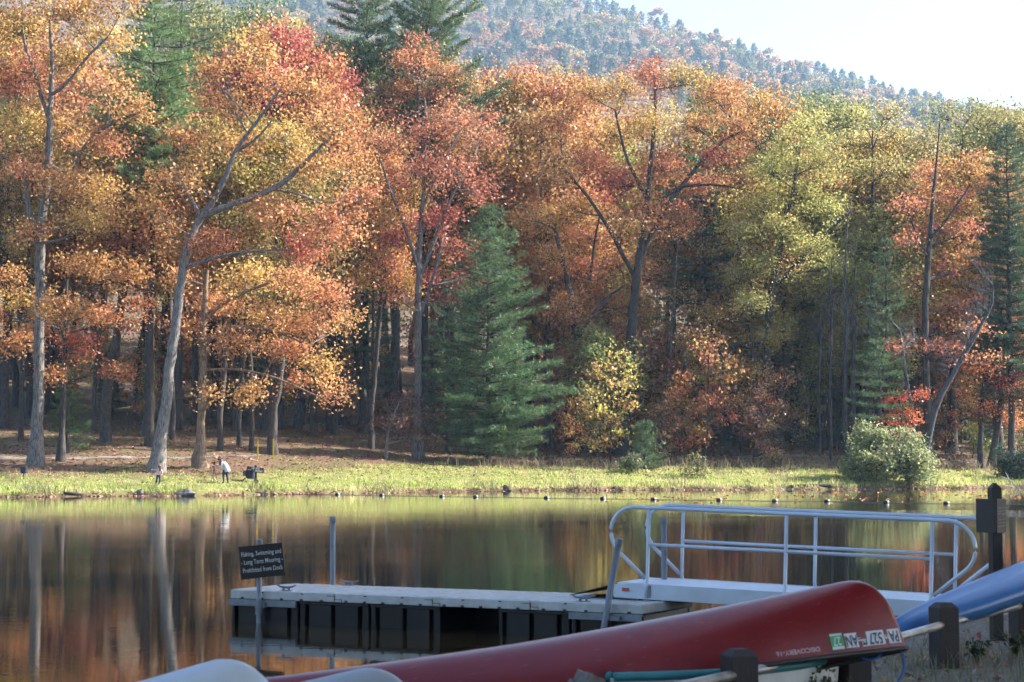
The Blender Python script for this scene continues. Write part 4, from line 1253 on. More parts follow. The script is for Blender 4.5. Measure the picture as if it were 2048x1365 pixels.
hcols = [('blue green pine', (0.06, 0.10, 0.06)), ('peach orange tree', (0.42, 0.21, 0.08)), ('pale gold tree', (0.36, 0.27, 0.10)), ('rusty brown tree', (0.34, 0.17, 0.08)), ('olive tree', (0.17, 0.18, 0.07))]
hs.sort(key=lambda q: q[0])
vis = [q for q in hs if q[0] < 25 and 900 < q[7] < 2060]
vis.sort(key=lambda q: q[2])
indiv = set(id(q) for q in vis[:290])
restV = []; restQ = []; restA = []; nn = 0
for q in hs:
    _, x, y, z, k, s, a, px = q
    ci = 0 if k < 3 else 1 + int(rng.random() * 3.99)
    if id(q) in indiv:
        nm, c = hcols[ci]
        part = 'high on the far hillside' if y > 1550 else 'on the lower far hillside'
        o = link('pine_tree' if k < 3 else 'hill_tree', hmesh[k], M_leaf, None, c)
        o.location = (x, y, z); o.scale = (s, s, s); o.rotation_euler = (0, 0, a)
        tag(o, f'{nm} fading into haze {part}', 'tree', f'{nm}s {part}')
    else:
        V, Q, A = hp[k]
        ca, sa = math.cos(a), math.sin(a)
        V2 = np.stack([(V[:, 0] * ca - V[:, 1] * sa), (V[:, 0] * sa + V[:, 1] * ca), V[:, 2]], -1) * s + np.array([x, y, z])
        A2 = A.copy()
        # the mass carries several leaf colours: hue turned from the shared base colour
        if k < 3: A2[:, 0] += 0.13; A2[:, 1] *= 0.36; A2[:, 2] *= 0.62
        else: A2[:, 0] += [0, 0.0, 0.03, -0.02, 0.10][ci]; A2[:, 1] *= [1, 1, 0.9, 0.85, 0.5][ci]; A2[:, 2] *= 0.95
        restV.append(V2); restQ.append(Q + nn); restA.append(A2); nn += len(V)
o = link('hill_forest', np_mesh('hill_forest', np.concatenate(restV), np.concatenate(restQ), np.concatenate(restA)), M_leaf, None, (0.42, 0.21, 0.08))
tag(o, 'mixed autumn wood covering the far hillside', 'wood', kind='stuff')

# ---- trees on the near bank to the right, out of the picture, whose shade lies over the dock and the boats
for k, (x, y, h, s) in enumerate([(13.5, 12, 19, 1.0), (16, 19.5, 21, 1.05), (19.5, 26.5, 22, 1.05), (22, 14, 23, 1.0), (25, 32.5, 23, 1.1), (26, 22, 24, 1.1), (31, 40, 24, 1.1), (33, 29, 25, 1.1), (12, 4, 20, 1.0), (38, 47, 24, 1.1), (20, 6, 22, 1.0), (24, 42, 22, 1.0),
        (0, -6, 22, 1.2), (-13, -6, 22, 1.1), (10, -9, 23, 1.1), (-24, -4, 22, 1.1), (-8, -16, 24, 1.2), (5, -20, 24, 1.2), (20, -8, 23, 1.1), (-18, -18, 24, 1.2)]):
    tm, cm = (oakB, oakA, mapA)[k % 3]
    bh = 26 if k % 3 < 2 else 20
    if y < 0:  # unseen pines added to darken the foreground and what it reflects
        plant_tree('pine_tree', 'unseen dark pine added behind the camera to darken the foreground', 'tree', (x, y, float(ground_z(x, y))), *pinA, PINED, BARK_DARK, 'unseen pines added behind the camera to darken the foreground', k * 1.3, (1.5 * s, 1.5 * s, h / 26), True)
    else:
        plant_tree('oak_tree', 'shade tree on the near bank right of the boat rack', 'tree', (x, y, float(ground_z(x, y))), tm, cm, (0.30, 0.22, 0.06), BARK_GREY, 'shade trees on the near bank', k * 1.3, (s, s, h / bh))

# ------------------------------------------------------------------ grass, litter, floating leaves
def blades(n_try, xr, tr, dens_fn, hfn, wid, rng, near=False):
    x = rng.uniform(*xr, n_try)
    t = rng.uniform(*tr, n_try)
    if near:
        y = t
        z = ground_z(x, y)
        keep = (z > 0.25) & (rng.random(n_try) < dens_fn(x, y))
    else:
        y = shore_y(x) + t
        z = ground_z(x, y)
        keep = rng.random(n_try) < dens_fn(x, t)
    x, y, z, t = x[keep], y[keep], z[keep], t[keep]
    n = len(x)
    h = hfn(x, t, n)
    a = rng.random(n) * 6.28
    w = wid * (0.6 + 0.8 * rng.random(n))
    lean = rng.normal(size=(n, 2)) * 0.35 * h[:, None]
    s = np.stack([np.cos(a), np.sin(a), 0 * a], -1) * w[:, None] / 2
    B = np.stack([x, y, z - 0.02], -1)
    T = B + np.stack([lean[:, 0], lean[:, 1], h], -1)
    M1 = B + np.stack([lean[:, 0] * 0.3, lean[:, 1] * 0.3, h * 0.55], -1)
    V = np.stack([B - s, B + s, M1 + s * 0.8, T, M1 - s * 0.8], 1).reshape(-1, 3)
    i = np.arange(n)[:, None] * 5
    Q = np.concatenate([i + np.array([0, 1, 2, 4])])
    T3 = np.concatenate([i + np.array([4, 2, 3, 3])])
    return V, Q, x, y, t, n
rng = np.random.default_rng(91)
def gmesh(name, label, V, n, hue, val, sat, col):
    # each blade: a lower quad and an upper triangle, written as two triangles plus one
    i = np.arange(n)[:, None] * 5
    T = np.concatenate([i + np.array([0, 1, 2]), i + np.array([0, 2, 4]), i + np.array([4, 2, 3])])
    A = np.stack([hue, val, sat, np.ones(n)], -1)
    o = link(name, np_mesh(name, V, T, np.repeat(A, 5, 0)), M_grass, None, col)
    return tag(o, label, 'grass', kind='stuff')
gl = lambda x: np.interp(x, [-40, -14, -8, 0, 30, 60], [9, 11.5, 17, 14, 11, 8])
V, Q, x, y, t, n = blades(120000, (-40, 55), (0.3, 19), lambda x, t: np.clip((gl(x) + 2.5 * patch(x, t * 2, 0.7) - t) / 3, 0.0, 1) * (0.65 + 0.35 * patch(x, t * 3, 1.1)) * np.where((x < -14) & (t > 5), 0.55, 1),
    lambda x, t, n: (0.10 + 0.10 * np.clip(1.2 - t / 4, 0, 1) + 0.26 * np.clip(patch(x, t * 2, 1.3, 3), 0, 1) ** 1.5) * (0.5 + 0.65 * rng.random(n)) * np.where(x > 3, 1.45, 1.0), 0.055, rng)
tan = np.clip(patch(x, t * 2.5, 0.8, 4) * 0.9 + np.where(x > 0, 0.3, 0.02) + 0.32 * rng.normal(size=n) + 0.35 * np.clip(1.5 - t, 0, 1), 0, 1)
gmesh('shore_grass', 'sunlit grass along the far bank', V, n, -0.008 - 0.072 * tan, 1.1 + 0.7 * rng.random(n) + 0.3 * tan, 0.98 - 0.33 * tan, (0.27, 0.345, 0.085))
V, Q, x, y, t, n = blades(5200, (-40, 50), (0.0, 2.2), lambda x, t: np.clip(patch(x * 1.7, t, 1.0, 5) * 1.4 + 0.1, 0, 1), lambda x, t, n: 0.22 + 0.45 * rng.random(n), 0.045, rng)
gmesh('bank_reeds', 'ragged tufts of reeds and weeds along the far waterline', V, n, np.where(rng.random(n) < 0.5, -0.07, 0.0), 0.55 + 0.7 * rng.random(n), np.full(n, 0.75), (0.22, 0.26, 0.08))
V, Q, x, y, t, n = blades(2600, (-5, 45), (7, 15), lambda x, t: np.clip(np.exp(-((t - np.interp(x, [-5, 5, 45], [14, 11.5, 9])) / 2.0) ** 2), 0, 1) * 0.8, lambda x, t, n: 0.45 + 0.7 * rng.random(n), 0.06, rng)
gmesh('dry_weeds', 'tan dry weeds along the edge of the wood', V, n, np.full(n, -0.085), 0.7 + 0.5 * rng.random(n), np.full(n, 0.62), (0.19, 0.24, 0.07))

def litter(name, label, x, y, z, size, hue, val, sat, col, flat=3.0):
    P = np.stack([x, y, z], -1)
    V, Q = kites(P, size, rng, flat)
    A = np.stack([hue, val, sat, np.ones(len(x))], -1)
    o = link(name, np_mesh(name, V, Q, np.repeat(A, 4, 0)), M_litter, None, col)
    return tag(o, label, 'leaves', kind='stuff')
n = 26000
x = rng.uniform(-48, 55, n); t = 2.5 + 62 * rng.random(n) ** 1.4
y = shore_y(x) + t
k = rng.random(n) < np.clip((t - 3) / 6, 0.12, 1)
x, y, t = x[k], y[k], t[k]; n = len(x)
zz = ground_z(x, y) + 0.05 * patch(x, y, 1.9) + 0.10 * patch(x, y, 0.5, 2) * np.clip((t - 8) / 8, 0, 1) + 0.03
litter('leaf_litter', 'fallen oak leaves scattered over the woodland floor', x, y, zz, 0.22, rng.normal(size=n) * 0.02, 0.5 + 0.8 * rng.random(n), 0.75 + 0.25 * rng.random(n), (0.33, 0.17, 0.09))
n = 2600
x = rng.uniform(-42, 48, n); t = rng.normal(size=n) * 0.25 + 0.1
litter('shore_leaves', 'red and tan leaves washed up along the far waterline', x, shore_y(x) + t, np.maximum(ground_z(x, shore_y(x) + t), 0) + 0.03, 0.2, rng.normal(size=n) * 0.03, 0.6 + 0.7 * rng.random(n), 0.55 + 0.4 * rng.random(n), (0.42, 0.20, 0.12))
n = 260
px = 1180 + 900 * rng.random(n) ** 0.75; py = rng.normal(size=n) * 6.5 + 993 - (px - 1300) * 0.004
d = F * CAMZ / np.clip(py - 923, 57, 90)
x = (px - 1024) / F * d
kk = d < shore_y(x) - 0.5
x, d = x[kk], d[kk]; n = len(x)
litter('floating_leaves', 'orange leaves floating near the buoys at the right', x, d, np.full(n, 0.012), 0.24, rng.normal(size=n) * 0.02, 0.8 + 0.5 * rng.random(n), 0.8 + 0.2 * rng.random(n), (0.55, 0.16, 0.05), 9.0)

# near bank: dry grass, weeds, fallen leaves and pebbles
V, Q, x, y, t, n = blades(42000, (-1, 9.5), (9.5, 23), lambda x, y: np.clip(0.5 + 0.8 * patch(x * 3, y * 3, 0.8), 0.06, 1) * np.clip((20 - y) / 5, 0.12, 1), lambda x, t, n: 0.05 + 0.20 * rng.random(n) ** 1.6, 0.009, rng, True)
gr = rng.random(n)
gmesh('near_grass', 'dry grass and weeds around the boat rack posts', V, n, np.where(gr < 0.55, -0.07, 0.0), 0.6 + 0.7 * rng.random(n), np.where(gr < 0.55, 0.55, 0.85), (0.21, 0.22, 0.09))
n = 1600
x = rng.uniform(0, 9, n); y = rng.uniform(11, 23, n)
zz = ground_z(x, y); k = zz > 0.2
x, y, zz = x[k], y[k], zz[k]; n = len(x)
litter('near_leaves', 'fallen leaves on the gravel by the boat rack', x, y, zz + 0.03, 0.075, rng.normal(size=n) * 0.025, 0.5 + 0.8 * rng.random(n), 0.6 + 0.4 * rng.random(n), (0.40, 0.20, 0.09))

# ------------------------------------------------------------------ floating dock
DA = np.array([-3.71, 26.5]); DX = np.array([0.884, -0.467]); DX = DX / np.linalg.norm(DX); DY = np.array([-DX[1], DX[0]])
DRZ = math.atan2(DX[1], DX[0])
DW = 1.52; DTOP = 0.41; DTH = 0.113
def du(px, v=0.0):
    """position along the dock of the point at offset v that is seen in photo column px"""
    k = (px - 1024) / F
    a = DA + DY * v
    return (k * a[1] - a[0]) / (DX[0] - k * DX[1])
def dworld(u, v, z):
    q = DA + DX * u + DY * v
    return np.array([q[0], q[1], z])
dock = thing('floating_dock', 'floating dock of beige plastic deck panels on black float tanks', 'dock', (DA[0], DA[1], 0), DRZ)
ULEN = du(1285)
seams = [0.0, du(487), du(671), du(866), du(1060), du(1265), ULEN]
seams = [0.0] + [s for s in seams[2:5]] + [ULEN]
for k in range(len(seams) - 1):
    a, b = seams[k] + (0.004 if k else 0), seams[k + 1] - 0.004
    mb = MB().box(((a + b) / 2, DW / 2, DTOP - DTH / 2), (b - a, DW, DTH))
    nr = int((b - a) / 0.15)
    p = obj('deck_panel', mb, M_deck, dock, 0.012)
    mb = MB()
    for j in range(nr):                                 # moulded tread bars
        xx = a + 0.06 + (b - a - 0.12) * j / max(1, nr - 1)
        mb.box((xx, DW / 2, DTOP + 0.002), (0.09, DW - 0.08, 0.008))
    obj('tread', mb, M_deck, p, 0.003)
    mb = MB()
    for j in range(5):                                  # dark connector pockets on the front edge
        xx = a + (b - a) * (0.12 + 0.19 * j)
        mb.box((xx, -0.001, DTOP - DTH + 0.014), (0.045, 0.006, 0.026))
        if j % 2: mb.box((xx + 0.01, -0.001, DTOP - 0.022), (0.04, 0.006, 0.014))
    obj('connector_pocket', mb, M_black, p)
    if k:
        mb = MB().box((a - 0.06, -0.0015, DTOP - 0.035), (0.12, 0.006, 0.007)).box((a - 0.002, -0.0015, DTOP - 0.055), (0.007, 0.006, 0.04)).box((a + 0.05, -0.0015, DTOP - 0.075), (0.11, 0.006, 0.007)).box((a + 0.105, -0.0015, DTOP - 0.09), (0.007, 0.006, 0.035))
        obj('lap_joint', mb, M_black, p)
slots = [475, 579.5, 615, 667, 720.6, 756, 809.6, 863, 1008, 1062, 1117, 1155, 1210, 1267.5]
for (a, b) in [(464, 597), (599.5, 738), (741, 880), (995, 1136.5), (1139, 1284)]:
    ua, ub = du(a) + 0.01, du(b)
    zt = DTOP - DTH - 0.004
    mb = MB().box(((ua + ub) / 2, DW / 2 + 0.02, (zt - 0.25) / 2), (ub - ua - 0.02, DW - 0.14, zt + 0.25))
    cuts = [ua] + [du(s) for s in slots if a < s < b] + [ub]
    for j in range(len(cuts) - 1):
        x0 = cuts[j] + (0.03 if j else 0); x1 = cuts[j + 1] - (0.03 if j < len(cuts) - 2 else 0)
        for yy in (0.075, DW - 0.075):
            mb.box(((x0 + x1) / 2, yy, (zt - 0.005 - 0.25) / 2), (x1 - x0, 0.11, zt + 0.245))
    fl = obj('float_tank', mb, M_float, dock, 0.012)
    obj('rim', MB().box(((ua + ub) / 2, 0.010, zt - 0.02), (ub - ua, 0.018, 0.034)), M_float, fl, 0.005)
obj('float_tank', MB().box(((du(880) + du(995)) / 2, DW - 0.32, 0.02), (du(995) - du(880) + 0.25, 0.56, 0.54)), M_float, dock, 0.012)  # extra tank added at the back so the gap between floats stays dark
for (a, b) in [(464, 597), (1139, 1283)]:
    obj('mooring_bar', MB().box(((du(a) + du(b)) / 2, -0.022, DTOP - DTH - 0.045), (du(b) - du(a), 0.04, 0.085)), M_galv, dock, 0.006)
def cleat(u, v):
    mb = MB().tube([(-0.15, 0, 0.075), (-0.09, 0, 0.052), (0, 0, 0.044), (0.09, 0, 0.052), (0.15, 0, 0.075)], [0.009, 0.014, 0.016, 0.014, 0.009], 8)
    for sx in (-0.045, 0.045):
        mb.tube([(sx, 0, 0.0), (sx * 0.8, 0, 0.05)], [0.02, 0.013], 8)
    mb.box((0, 0, 0.004), (0.17, 0.05, 0.012))
    o = obj('cleat', mb, M_galv, dock, 0, True)
    o.location = (u, v, DTOP + 0.004)
cleat(du(575, 0.12), 0.12); cleat(du(700, DW - 0.1), DW - 0.1); cleat(du(1166, 0.12), 0.12)

def pole_with_cap(t, h, r, z0=-1.2):
    obj('pipe', MB().tube([(0, 0, z0), (0, 0, h - 0.01)], r, 16), M_galv, t, 0, True)
    obj('cap', MB().tube([(0, 0, h - 0.075), (0, 0, h - 0.012), (0, 0, h)], [r * 1.22, r * 1.22, r * 0.85], 16), M_galv, t, 0.002, False)
# back piles
for (px, ytop, lb) in [(667, 1033, 'upright steel pipe pile behind the dock, left of the white gangway'), (1327, 1035, 'upright steel pipe pile seen through the gangway railing')]:
    u = du(px, DW + 0.09)
    q = dworld(u, DW + 0.09, 0)
    t = thing('dock_pile', lb, 'pile', q, 0, 'steel pipe piles of the dock')
    pole_with_cap(t, W(px, ytop, q[1])[2], 0.036)
    obj('pile_collar', MB().tube([(u, DW + 0.09, 0.12), (u, DW + 0.09, 0.30)], 0.05, 14).box((u, DW + 0.03, 0.22), (0.16, 0.07, 0.09)), M_galv, dock, 0.003)
# leaning pile in front
u = du(1216, -0.09); q = dworld(u, -0.09, 0)
t = thing('dock_pile', 'leaning dark steel pipe pile in front of the gangway foot', 'pile', q, 0, 'steel pipe piles of the dock')
tp = W(1239, 1077, q[1]) - q; bt = W(1211, 1238, q[1]) - q
ax = (bt - tp) / np.linalg.norm(bt - tp)
obj('pipe', MB().tube([tp + ax * 0.01, tp + ax * 2.3], 0.039, 16), M_galv, t, 0, True)
obj('cap', MB().tube([tp, tp + ax * 0.012, tp + ax * 0.075], [0.036, 0.047, 0.047], 16), M_galv, t)
obj('pile_bracket', MB().box((u - 0.1, -0.03, 0.24), (0.05, 0.10, 0.06)).box((u + 0.12, -0.03, 0.24), (0.05, 0.10, 0.06)).box((u, -0.085, 0.24), (0.27, 0.02, 0.05)), M_galv, dock, 0.004)

# sign pole with its board
u = du(521, -0.085); q = dworld(u, -0.085, 0)
t = thing('dock_sign', 'black dock sign prohibiting fishing, swimming and long term mooring, on a steel pole', 'sign', q)
pole_with_cap(t, W(521, 1078, q[1])[2], 0.034)
obj('pile_collar', MB().tube([(u, -0.085, 0.11), (u, -0.085, 0.29)], 0.047, 16).box((u, -0.045, 0.235), (0.15, 0.06, 0.08)), M_galv, dock, 0.003)
sc = W(523.5, 1122.5, q[1] - 0.06) - q
mm = q[1] / F
rot = Matrix.Rotation(math.radians(6.0), 4, 'Y').inverted()
bm4 = Matrix.Translation(Vector(sc)) @ rot
mb = MB().box((0, 0, 0), (88 * mm, 0.022, 65 * mm))
bo = obj('board', mb, M_sign, t, 0.004)
bo.matrix_local = bm4
RX = Matrix.Rotation(math.pi / 2, 4, 'X')
for k, ln in enumerate(['Fishing, Swimming and', '- Long Term Mooring -', 'Prohibited from Dock']):
    text_obj('lettering', ln, 0.083, M_letter, bo, Matrix.Translation((0.004, -0.0125, (0.105, -0.0, -0.105)[k])) @ RX, 0.665, spacing=1.05, bold=0.001)
mb = MB()
for sx, sz in [(-0.2, 0.17), (0.2, 0.17), (-0.2, -0.17), (0.2, -0.17), (0, 0.18), (0, -0.18)]:
    mb.tube([(sx, -0.014, sz), (sx, -0.010, sz)], 0.007, 8)
obj('bolt_heads', mb, M_black, bo)

# ------------------------------------------------------------------ gangway
G0 = (1.25, 24.60, 0.44)
GRZ = math.atan2(-0.43, 0.90)
gw = thing('gangway', 'aluminium gangway with looped tube handrails leading from the dock to the shore', 'gangway', G0, rot=(0, 0.030, GRZ))
GL, GWD, SH = 4.45, 1.17, 0.19
for yy in (0.0, GWD):
    s = obj('side_beam', MB().add([(0, yy - 0.03, 0.012), (0.02, yy - 0.03, 0), (GL, yy - 0.03, 0), (GL, yy - 0.03, SH), (0.20, yy - 0.03, SH), (0.0, yy - 0.03, SH - 0.03),
                               (0, yy + 0.03, 0.012), (0.02, yy + 0.03, 0), (GL, yy + 0.03, 0), (GL, yy + 0.03, SH), (0.20, yy + 0.03, SH), (0.0, yy + 0.03, SH - 0.03)],
        [(0, 1, 2, 3, 4, 5), (11, 10, 9, 8, 7, 6), (0, 6, 7, 1), (1, 7, 8, 2), (2, 8, 9, 3), (3, 9, 10, 4), (4, 10, 11, 5), (5, 11, 6, 0)]), M_alu2, gw, 0.006)
obj('reflector', MB().box((0.16, -0.033, 0.105), (0.092, 0.006, 0.042)), M_reflector, gw)
for k in range(15):
    a = 0.02 + (GL - 0.04) * k / 15; b = 0.02 + (GL - 0.04) * (k + 1) / 15 - 0.006
    obj('deck_plank', MB().box(((a + b) / 2, GWD / 2, SH - 0.022), (b - a, GWD - 0.062, 0.03)), M_alu2, gw, 0.004)
for xx in (0.25, 1.6, 2.9, 4.2):
    obj('cross_brace', MB().box((xx, GWD / 2, 0.06), (0.06, GWD - 0.062, 0.05)), M_alu2, gw)
obj('roller', MB().tube([(0.33, 0.05, -0.004), (0.33, GWD - 0.05, -0.004)], 0.03, 14), M_rubber, gw)
RH = 0.918
def arc(c, r, a0, a1, n):
    return [(c[0] + r * math.cos(a), c[1] + r * math.sin(a)) for a in np.linspace(a0, a1, n)]
for yy, shift in ((-0.005, 0.0), (GWD + 0.005, 0.0)):
    H0 = SH
    left = [(0.40, H0 + 0.06), (0.22, H0 + 0.22), (0.03, H0 + 0.385)] + arc((0.235, H0 + 0.62), 0.298, math.radians(222), math.radians(92), 12)
    right = arc((4.08, H0 + 0.60), 0.318, math.radians(88), math.radians(-42), 12) + [(4.14, H0 + 0.24), (3.93, H0 + 0.06)]
    pts = [(x, yy, z) for x, z in left] + [(0.45, yy, H0 + RH), (2.2, yy, H0 + RH), (3.85, yy, H0 + RH)] + [(x, yy, z) for x, z in right]
    obj('handrail', MB().tube(pts, 0.0245, 12), M_alu, gw, 0, True)
    obj('mid_rail', MB().tube([(0.43, yy, H0 + 0.475), (3.90, yy, H0 + 0.475)], 0.021, 10), M_alu, gw, 0, True)
    for xx in (0.43, 2.17, 3.90):
        pz = obj('rail_post', MB().tube([(xx, yy - (0.028 if yy < 0.5 else -0.028), 0.03), (xx, yy - (0.028 if yy < 0.5 else -0.028), SH - 0.01), (xx, yy, SH + 0.05), (xx, yy, H0 + RH - 0.01)], 0.0225, 12), M_alu, gw, 0, True)
        obj('post_bracket', MB().box((xx + 0.035, yy - (0.031 if yy < 0.5 else -0.031), 0.095), (0.05, 0.008, 0.15)), M_galv, gw)
# hinged approach plate from the dock up to the gangway
mb = MB().add([(-0.62, 0.06, -0.018), (-0.62, GWD - 0.06, -0.018), (0.03, GWD - 0.06, SH - 0.028), (0.03, 0.06, SH - 0.028), (-0.62, 0.06, -0.008), (-0.62, GWD - 0.06, -0.008), (0.03, GWD - 0.06, SH - 0.014), (0.03, 0.06, SH - 0.014)],
              [(0, 1, 2, 3), (7, 6, 5, 4), (0, 4, 5, 1), (1, 5, 6, 2), (2, 6, 7, 3), (3, 7, 4, 0)])
obj('approach_plate', mb, M_rubber, gw)
q = Vector(G0) + Vector((math.cos(GRZ), math.sin(GRZ), 0)) * (GL + 0.25) + Vector((-math.sin(GRZ), math.cos(GRZ), 0)) * GWD / 2
ab = obj('concrete_abutment', MB().box((0, 0, 0), (0.9, 1.7, 0.62)), M_conc, None, 0.02)
ab.location = (q.x, q.y, 0.02); ab.rotation_euler = (0, 0, GRZ)
tag(ab, 'low concrete block where the gangway meets the shore', 'abutment')

# ------------------------------------------------------------------ boat rack: square posts with pipe rails
def post(px_or_xy, top, w, label, mat=M_post, rz=0.35, split=False, name='rack_post'):
    x, y = px_or_xy
    g = float(ground_z(x, y))
    t = thing(name, label, 'post', (x, y, g), rz, 'posts of the boat rack')
    h = top - g
    c = w * 0.23
    hw = w / 2
    ring = lambda s, z: [(-s, -s, z), (s, -s, z), (s, s, z), (-s, s, z)]
    mb = MB()
    if split:
        n = 9
        vs = []
        xsn = np.linspace(-hw, hw, n)
        r1 = np.random.default_rng(3)
        tops = [[h - 0.02 - 0.05 * abs(a / hw) ** 2 - 0.045 * r1.random() - (0.035 if a < 0 else 0) for a in xsn] for _ in range(n)]
        rows = []
        for j in range(n):
            rows.append([(xsn[i], xsn[j], tops[j][i]) for i in range(n)])
        mb.loft(rows, closed=False)
        mb.loft([ring(hw, -0.4), ring(hw, h - 0.14)], cap=False)
        mb.add([(xsn[i], -hw, h - 0.14) for i in range(n)] + [rows[0][i] for i in range(n)], [(i, i + 1, n + i + 1, n + i) for i in range(n - 1)])
        mb.add([(hw, xsn[i], h - 0.14) for i in range(n)] + [rows[i][-1] for i in range(n)], [(i, i + 1, n + i + 1, n + i) for i in range(n - 1)])
        mb.add([(-hw, xsn[i], h - 0.14) for i in range(n)] + [rows[i][0] for i in range(n)], [(i, i + 1, n + i + 1, n + i) for i in range(n - 1)])
    else:
        mb.loft([ring(hw, -0.4), ring(hw, h - c), ring(hw - c, h)])
    obj('timber', mb, mat, t, 0.006)
    return t
PW = 0.175
rack = {'p0': (0.381, 10.6), 'p1': (1.375, 12.2), 'p1b': (2.33, 13.72), 'p2': (3.41, 15.9), 'p3': (4.56, 18.0), 'pm1': (-0.62, 8.65)}
post(rack['p0'], 1.025, 0.19, 'weathered grey post with a split frayed top at the bottom of the picture', M_oldpost, 0.35, True)
post(rack['p1'], 0.968, PW, 'dark square post with cut corners standing in front of the red canoe', rz=0.33)
post(rack['p1b'], 0.93, PW, 'dark square post under the bow of the red canoe', rz=0.30)
post(rack['p2'], 0.988, PW, 'dark square post with cut corners in front of the blue kayak', rz=0.33)
post(rack['p3'], 0.98, PW, 'dark square post under the blue kayak at the right edge', rz=0.3)
post(rack['pm1'], 0.96, PW, 'dark post at the bottom edge under the pale canoe', rz=0.33)
PZ = 0.815
def pipe(a, b, ea, eb, label, z=PZ, r=0.031):
    A = np.array([*rack[a], z]) if isinstance(a, str) else np.array([*a, z]); B = np.array([*rack[b], z]) if isinstance(b, str) else np.array([*b, z])
    d = (B - A) / np.linalg.norm(B - A)
    A = A - d * ea; B = B + d * eb
    L = np.linalg.norm(B - A)
    o = obj('rack_pipe', MB().tube([(0, 0, 0), tuple((B - A) * 0.5), tuple(B - A)], r, 18), M_pipe, None, 0, True)
    o.location = tuple(A)
    return tag(o, label, 'pipe', 'steel pipe rails of the boat rack')
pipe('pm1', 'p0', 0.6, 0.0, 'rack pipe below the picture edge under the grey canoe')
pipe('p0', 'p1', 0.0, -0.02, 'worn steel pipe running up to the post in front of the red canoe')
pipe('p1', 'p1b', -0.02, 0.0, 'rusty stretch of pipe under the gunwale of the red canoe')
pipe('p1b', 'p2', 0.0, -0.03, 'steel pipe between the red canoe bow and the next post')
pipe('p2', 'p3', -0.03, 0.3, 'steel pipe under the blue kayak')
post((-1.5, 8.13), 0.70, PW, 'short post holding up the pale canoe at the bottom left', rz=0.33)
post((-1.05, 10.39), 0.48, PW, 'short post holding up the grey canoe at the bottom', rz=0.33)

# ------------------------------------------------------------------ canoes
def hull_fns(L, bm, Dm, De, stem=0.36, pw=2.0):
    def dep(e):
        ee = min(e, L - e); f = max(0.0, 1 - ee / (L / 2))
        s = min(ee / stem, 1.0)
        return (Dm + (De - Dm) * f ** 1.6) * max(1e-6, 1 - (1 - s) ** pw) ** (1 / pw)
    def beam(e):
        ee = min(e, L - e); f = max(0.0, 1 - ee / (L / 2))
        return bm * (1 - f ** 2.1) + 0.014
    def lat(e, h):
        k = max(dep(e), 1e-3); q = min(max(h / k, 0.0), 1.0)
        th = math.asin(q ** (1 / 0.72)) if q < 1 else math.pi / 2
        return beam(e) * max(0.0, math.cos(th)) ** 0.62
    return dep, beam, lat
def canoe(name, label, end, heading, slope, roll, L, bm, Dm, De, mat, gun_mat, flip=False, gun_r=0.017, group='canoes on the boat rack', stem=0.36, pw=2.0):
    dep, beam, lat = hull_fns(L, bm, Dm, De, stem, pw)
    t = thing(name, label, 'canoe', end, 0, group)
    hx = Vector((heading[0], heading[1], slope)).normalized()          # towards the bow
    hy = Vector((-heading[1], heading[0], 0)).normalized()
    hz = hx.cross(hy).normalized()
    R = Matrix((hx, hy, hz)).transposed()
    R = R @ Matrix.Rotation(roll, 3, 'X')
    t.rotation_euler = R.to_euler()
    es = np.concatenate([np.linspace(0.0, 0.45, 16), np.linspace(0.45, L - 0.45, 34)[1:-1], np.linspace(L - 0.45, L, 16)])
    rings = []
    sg = -1 if flip else 1
    for e in es:
        k, b = dep(e), beam(e)
        rg = []
        for th in np.linspace(0, math.pi, 25):
            c, s = math.cos(th), math.sin(th)
            rg.append((-e, math.copysign(abs(c) ** 0.62, c) * b, sg * k * max(0, s) ** 0.72))
        rings.append(rg)
    mb = MB().loft(rings, closed=False)
    h = obj('hull', mb, mat, t, 0, True)
    for yy in (-1, 1):
        obj('gunwale', MB().tube([(-e, yy * (beam(e) + 0.004), -sg * 0.006) for e in es], gun_r, 8), gun_mat, t, 0, True)
    for e0, e1 in ((0.0, 0.42), (L - 0.42, L)):
        ee = np.linspace(e0, e1, 8)
        mb = MB().loft([[(-e, -beam(e), sg * 0.004), (-e, 0, -sg * 0.012), (-e, beam(e), sg * 0.004)] for e in ee], closed=False)
        obj('end_deck', mb, gun_mat, t)
    for e in (1.3, L * 0.5, L - 1.3):
        if 0.3 < e < L - 0.3:
            obj('thwart', MB().box((-e, 0, sg * 0.02), (0.07, 2 * beam(e) - 0.01, 0.022)), gun_mat, t, 0.004)
    return t, (dep, beam, lat), R
RH_ = Vector((2.546, 13.02, 0.897))
red, (rdep, rbeam, rlat), RR = canoe('canoe', 'dark red upturned canoe with registration decals lying across the rack', RH_, (0.978, 0.212), 0.138, math.radians(-17), 4.9, 0.44, 0.408, 0.507, M_red, M_black, stem=0.351, pw=2.52)

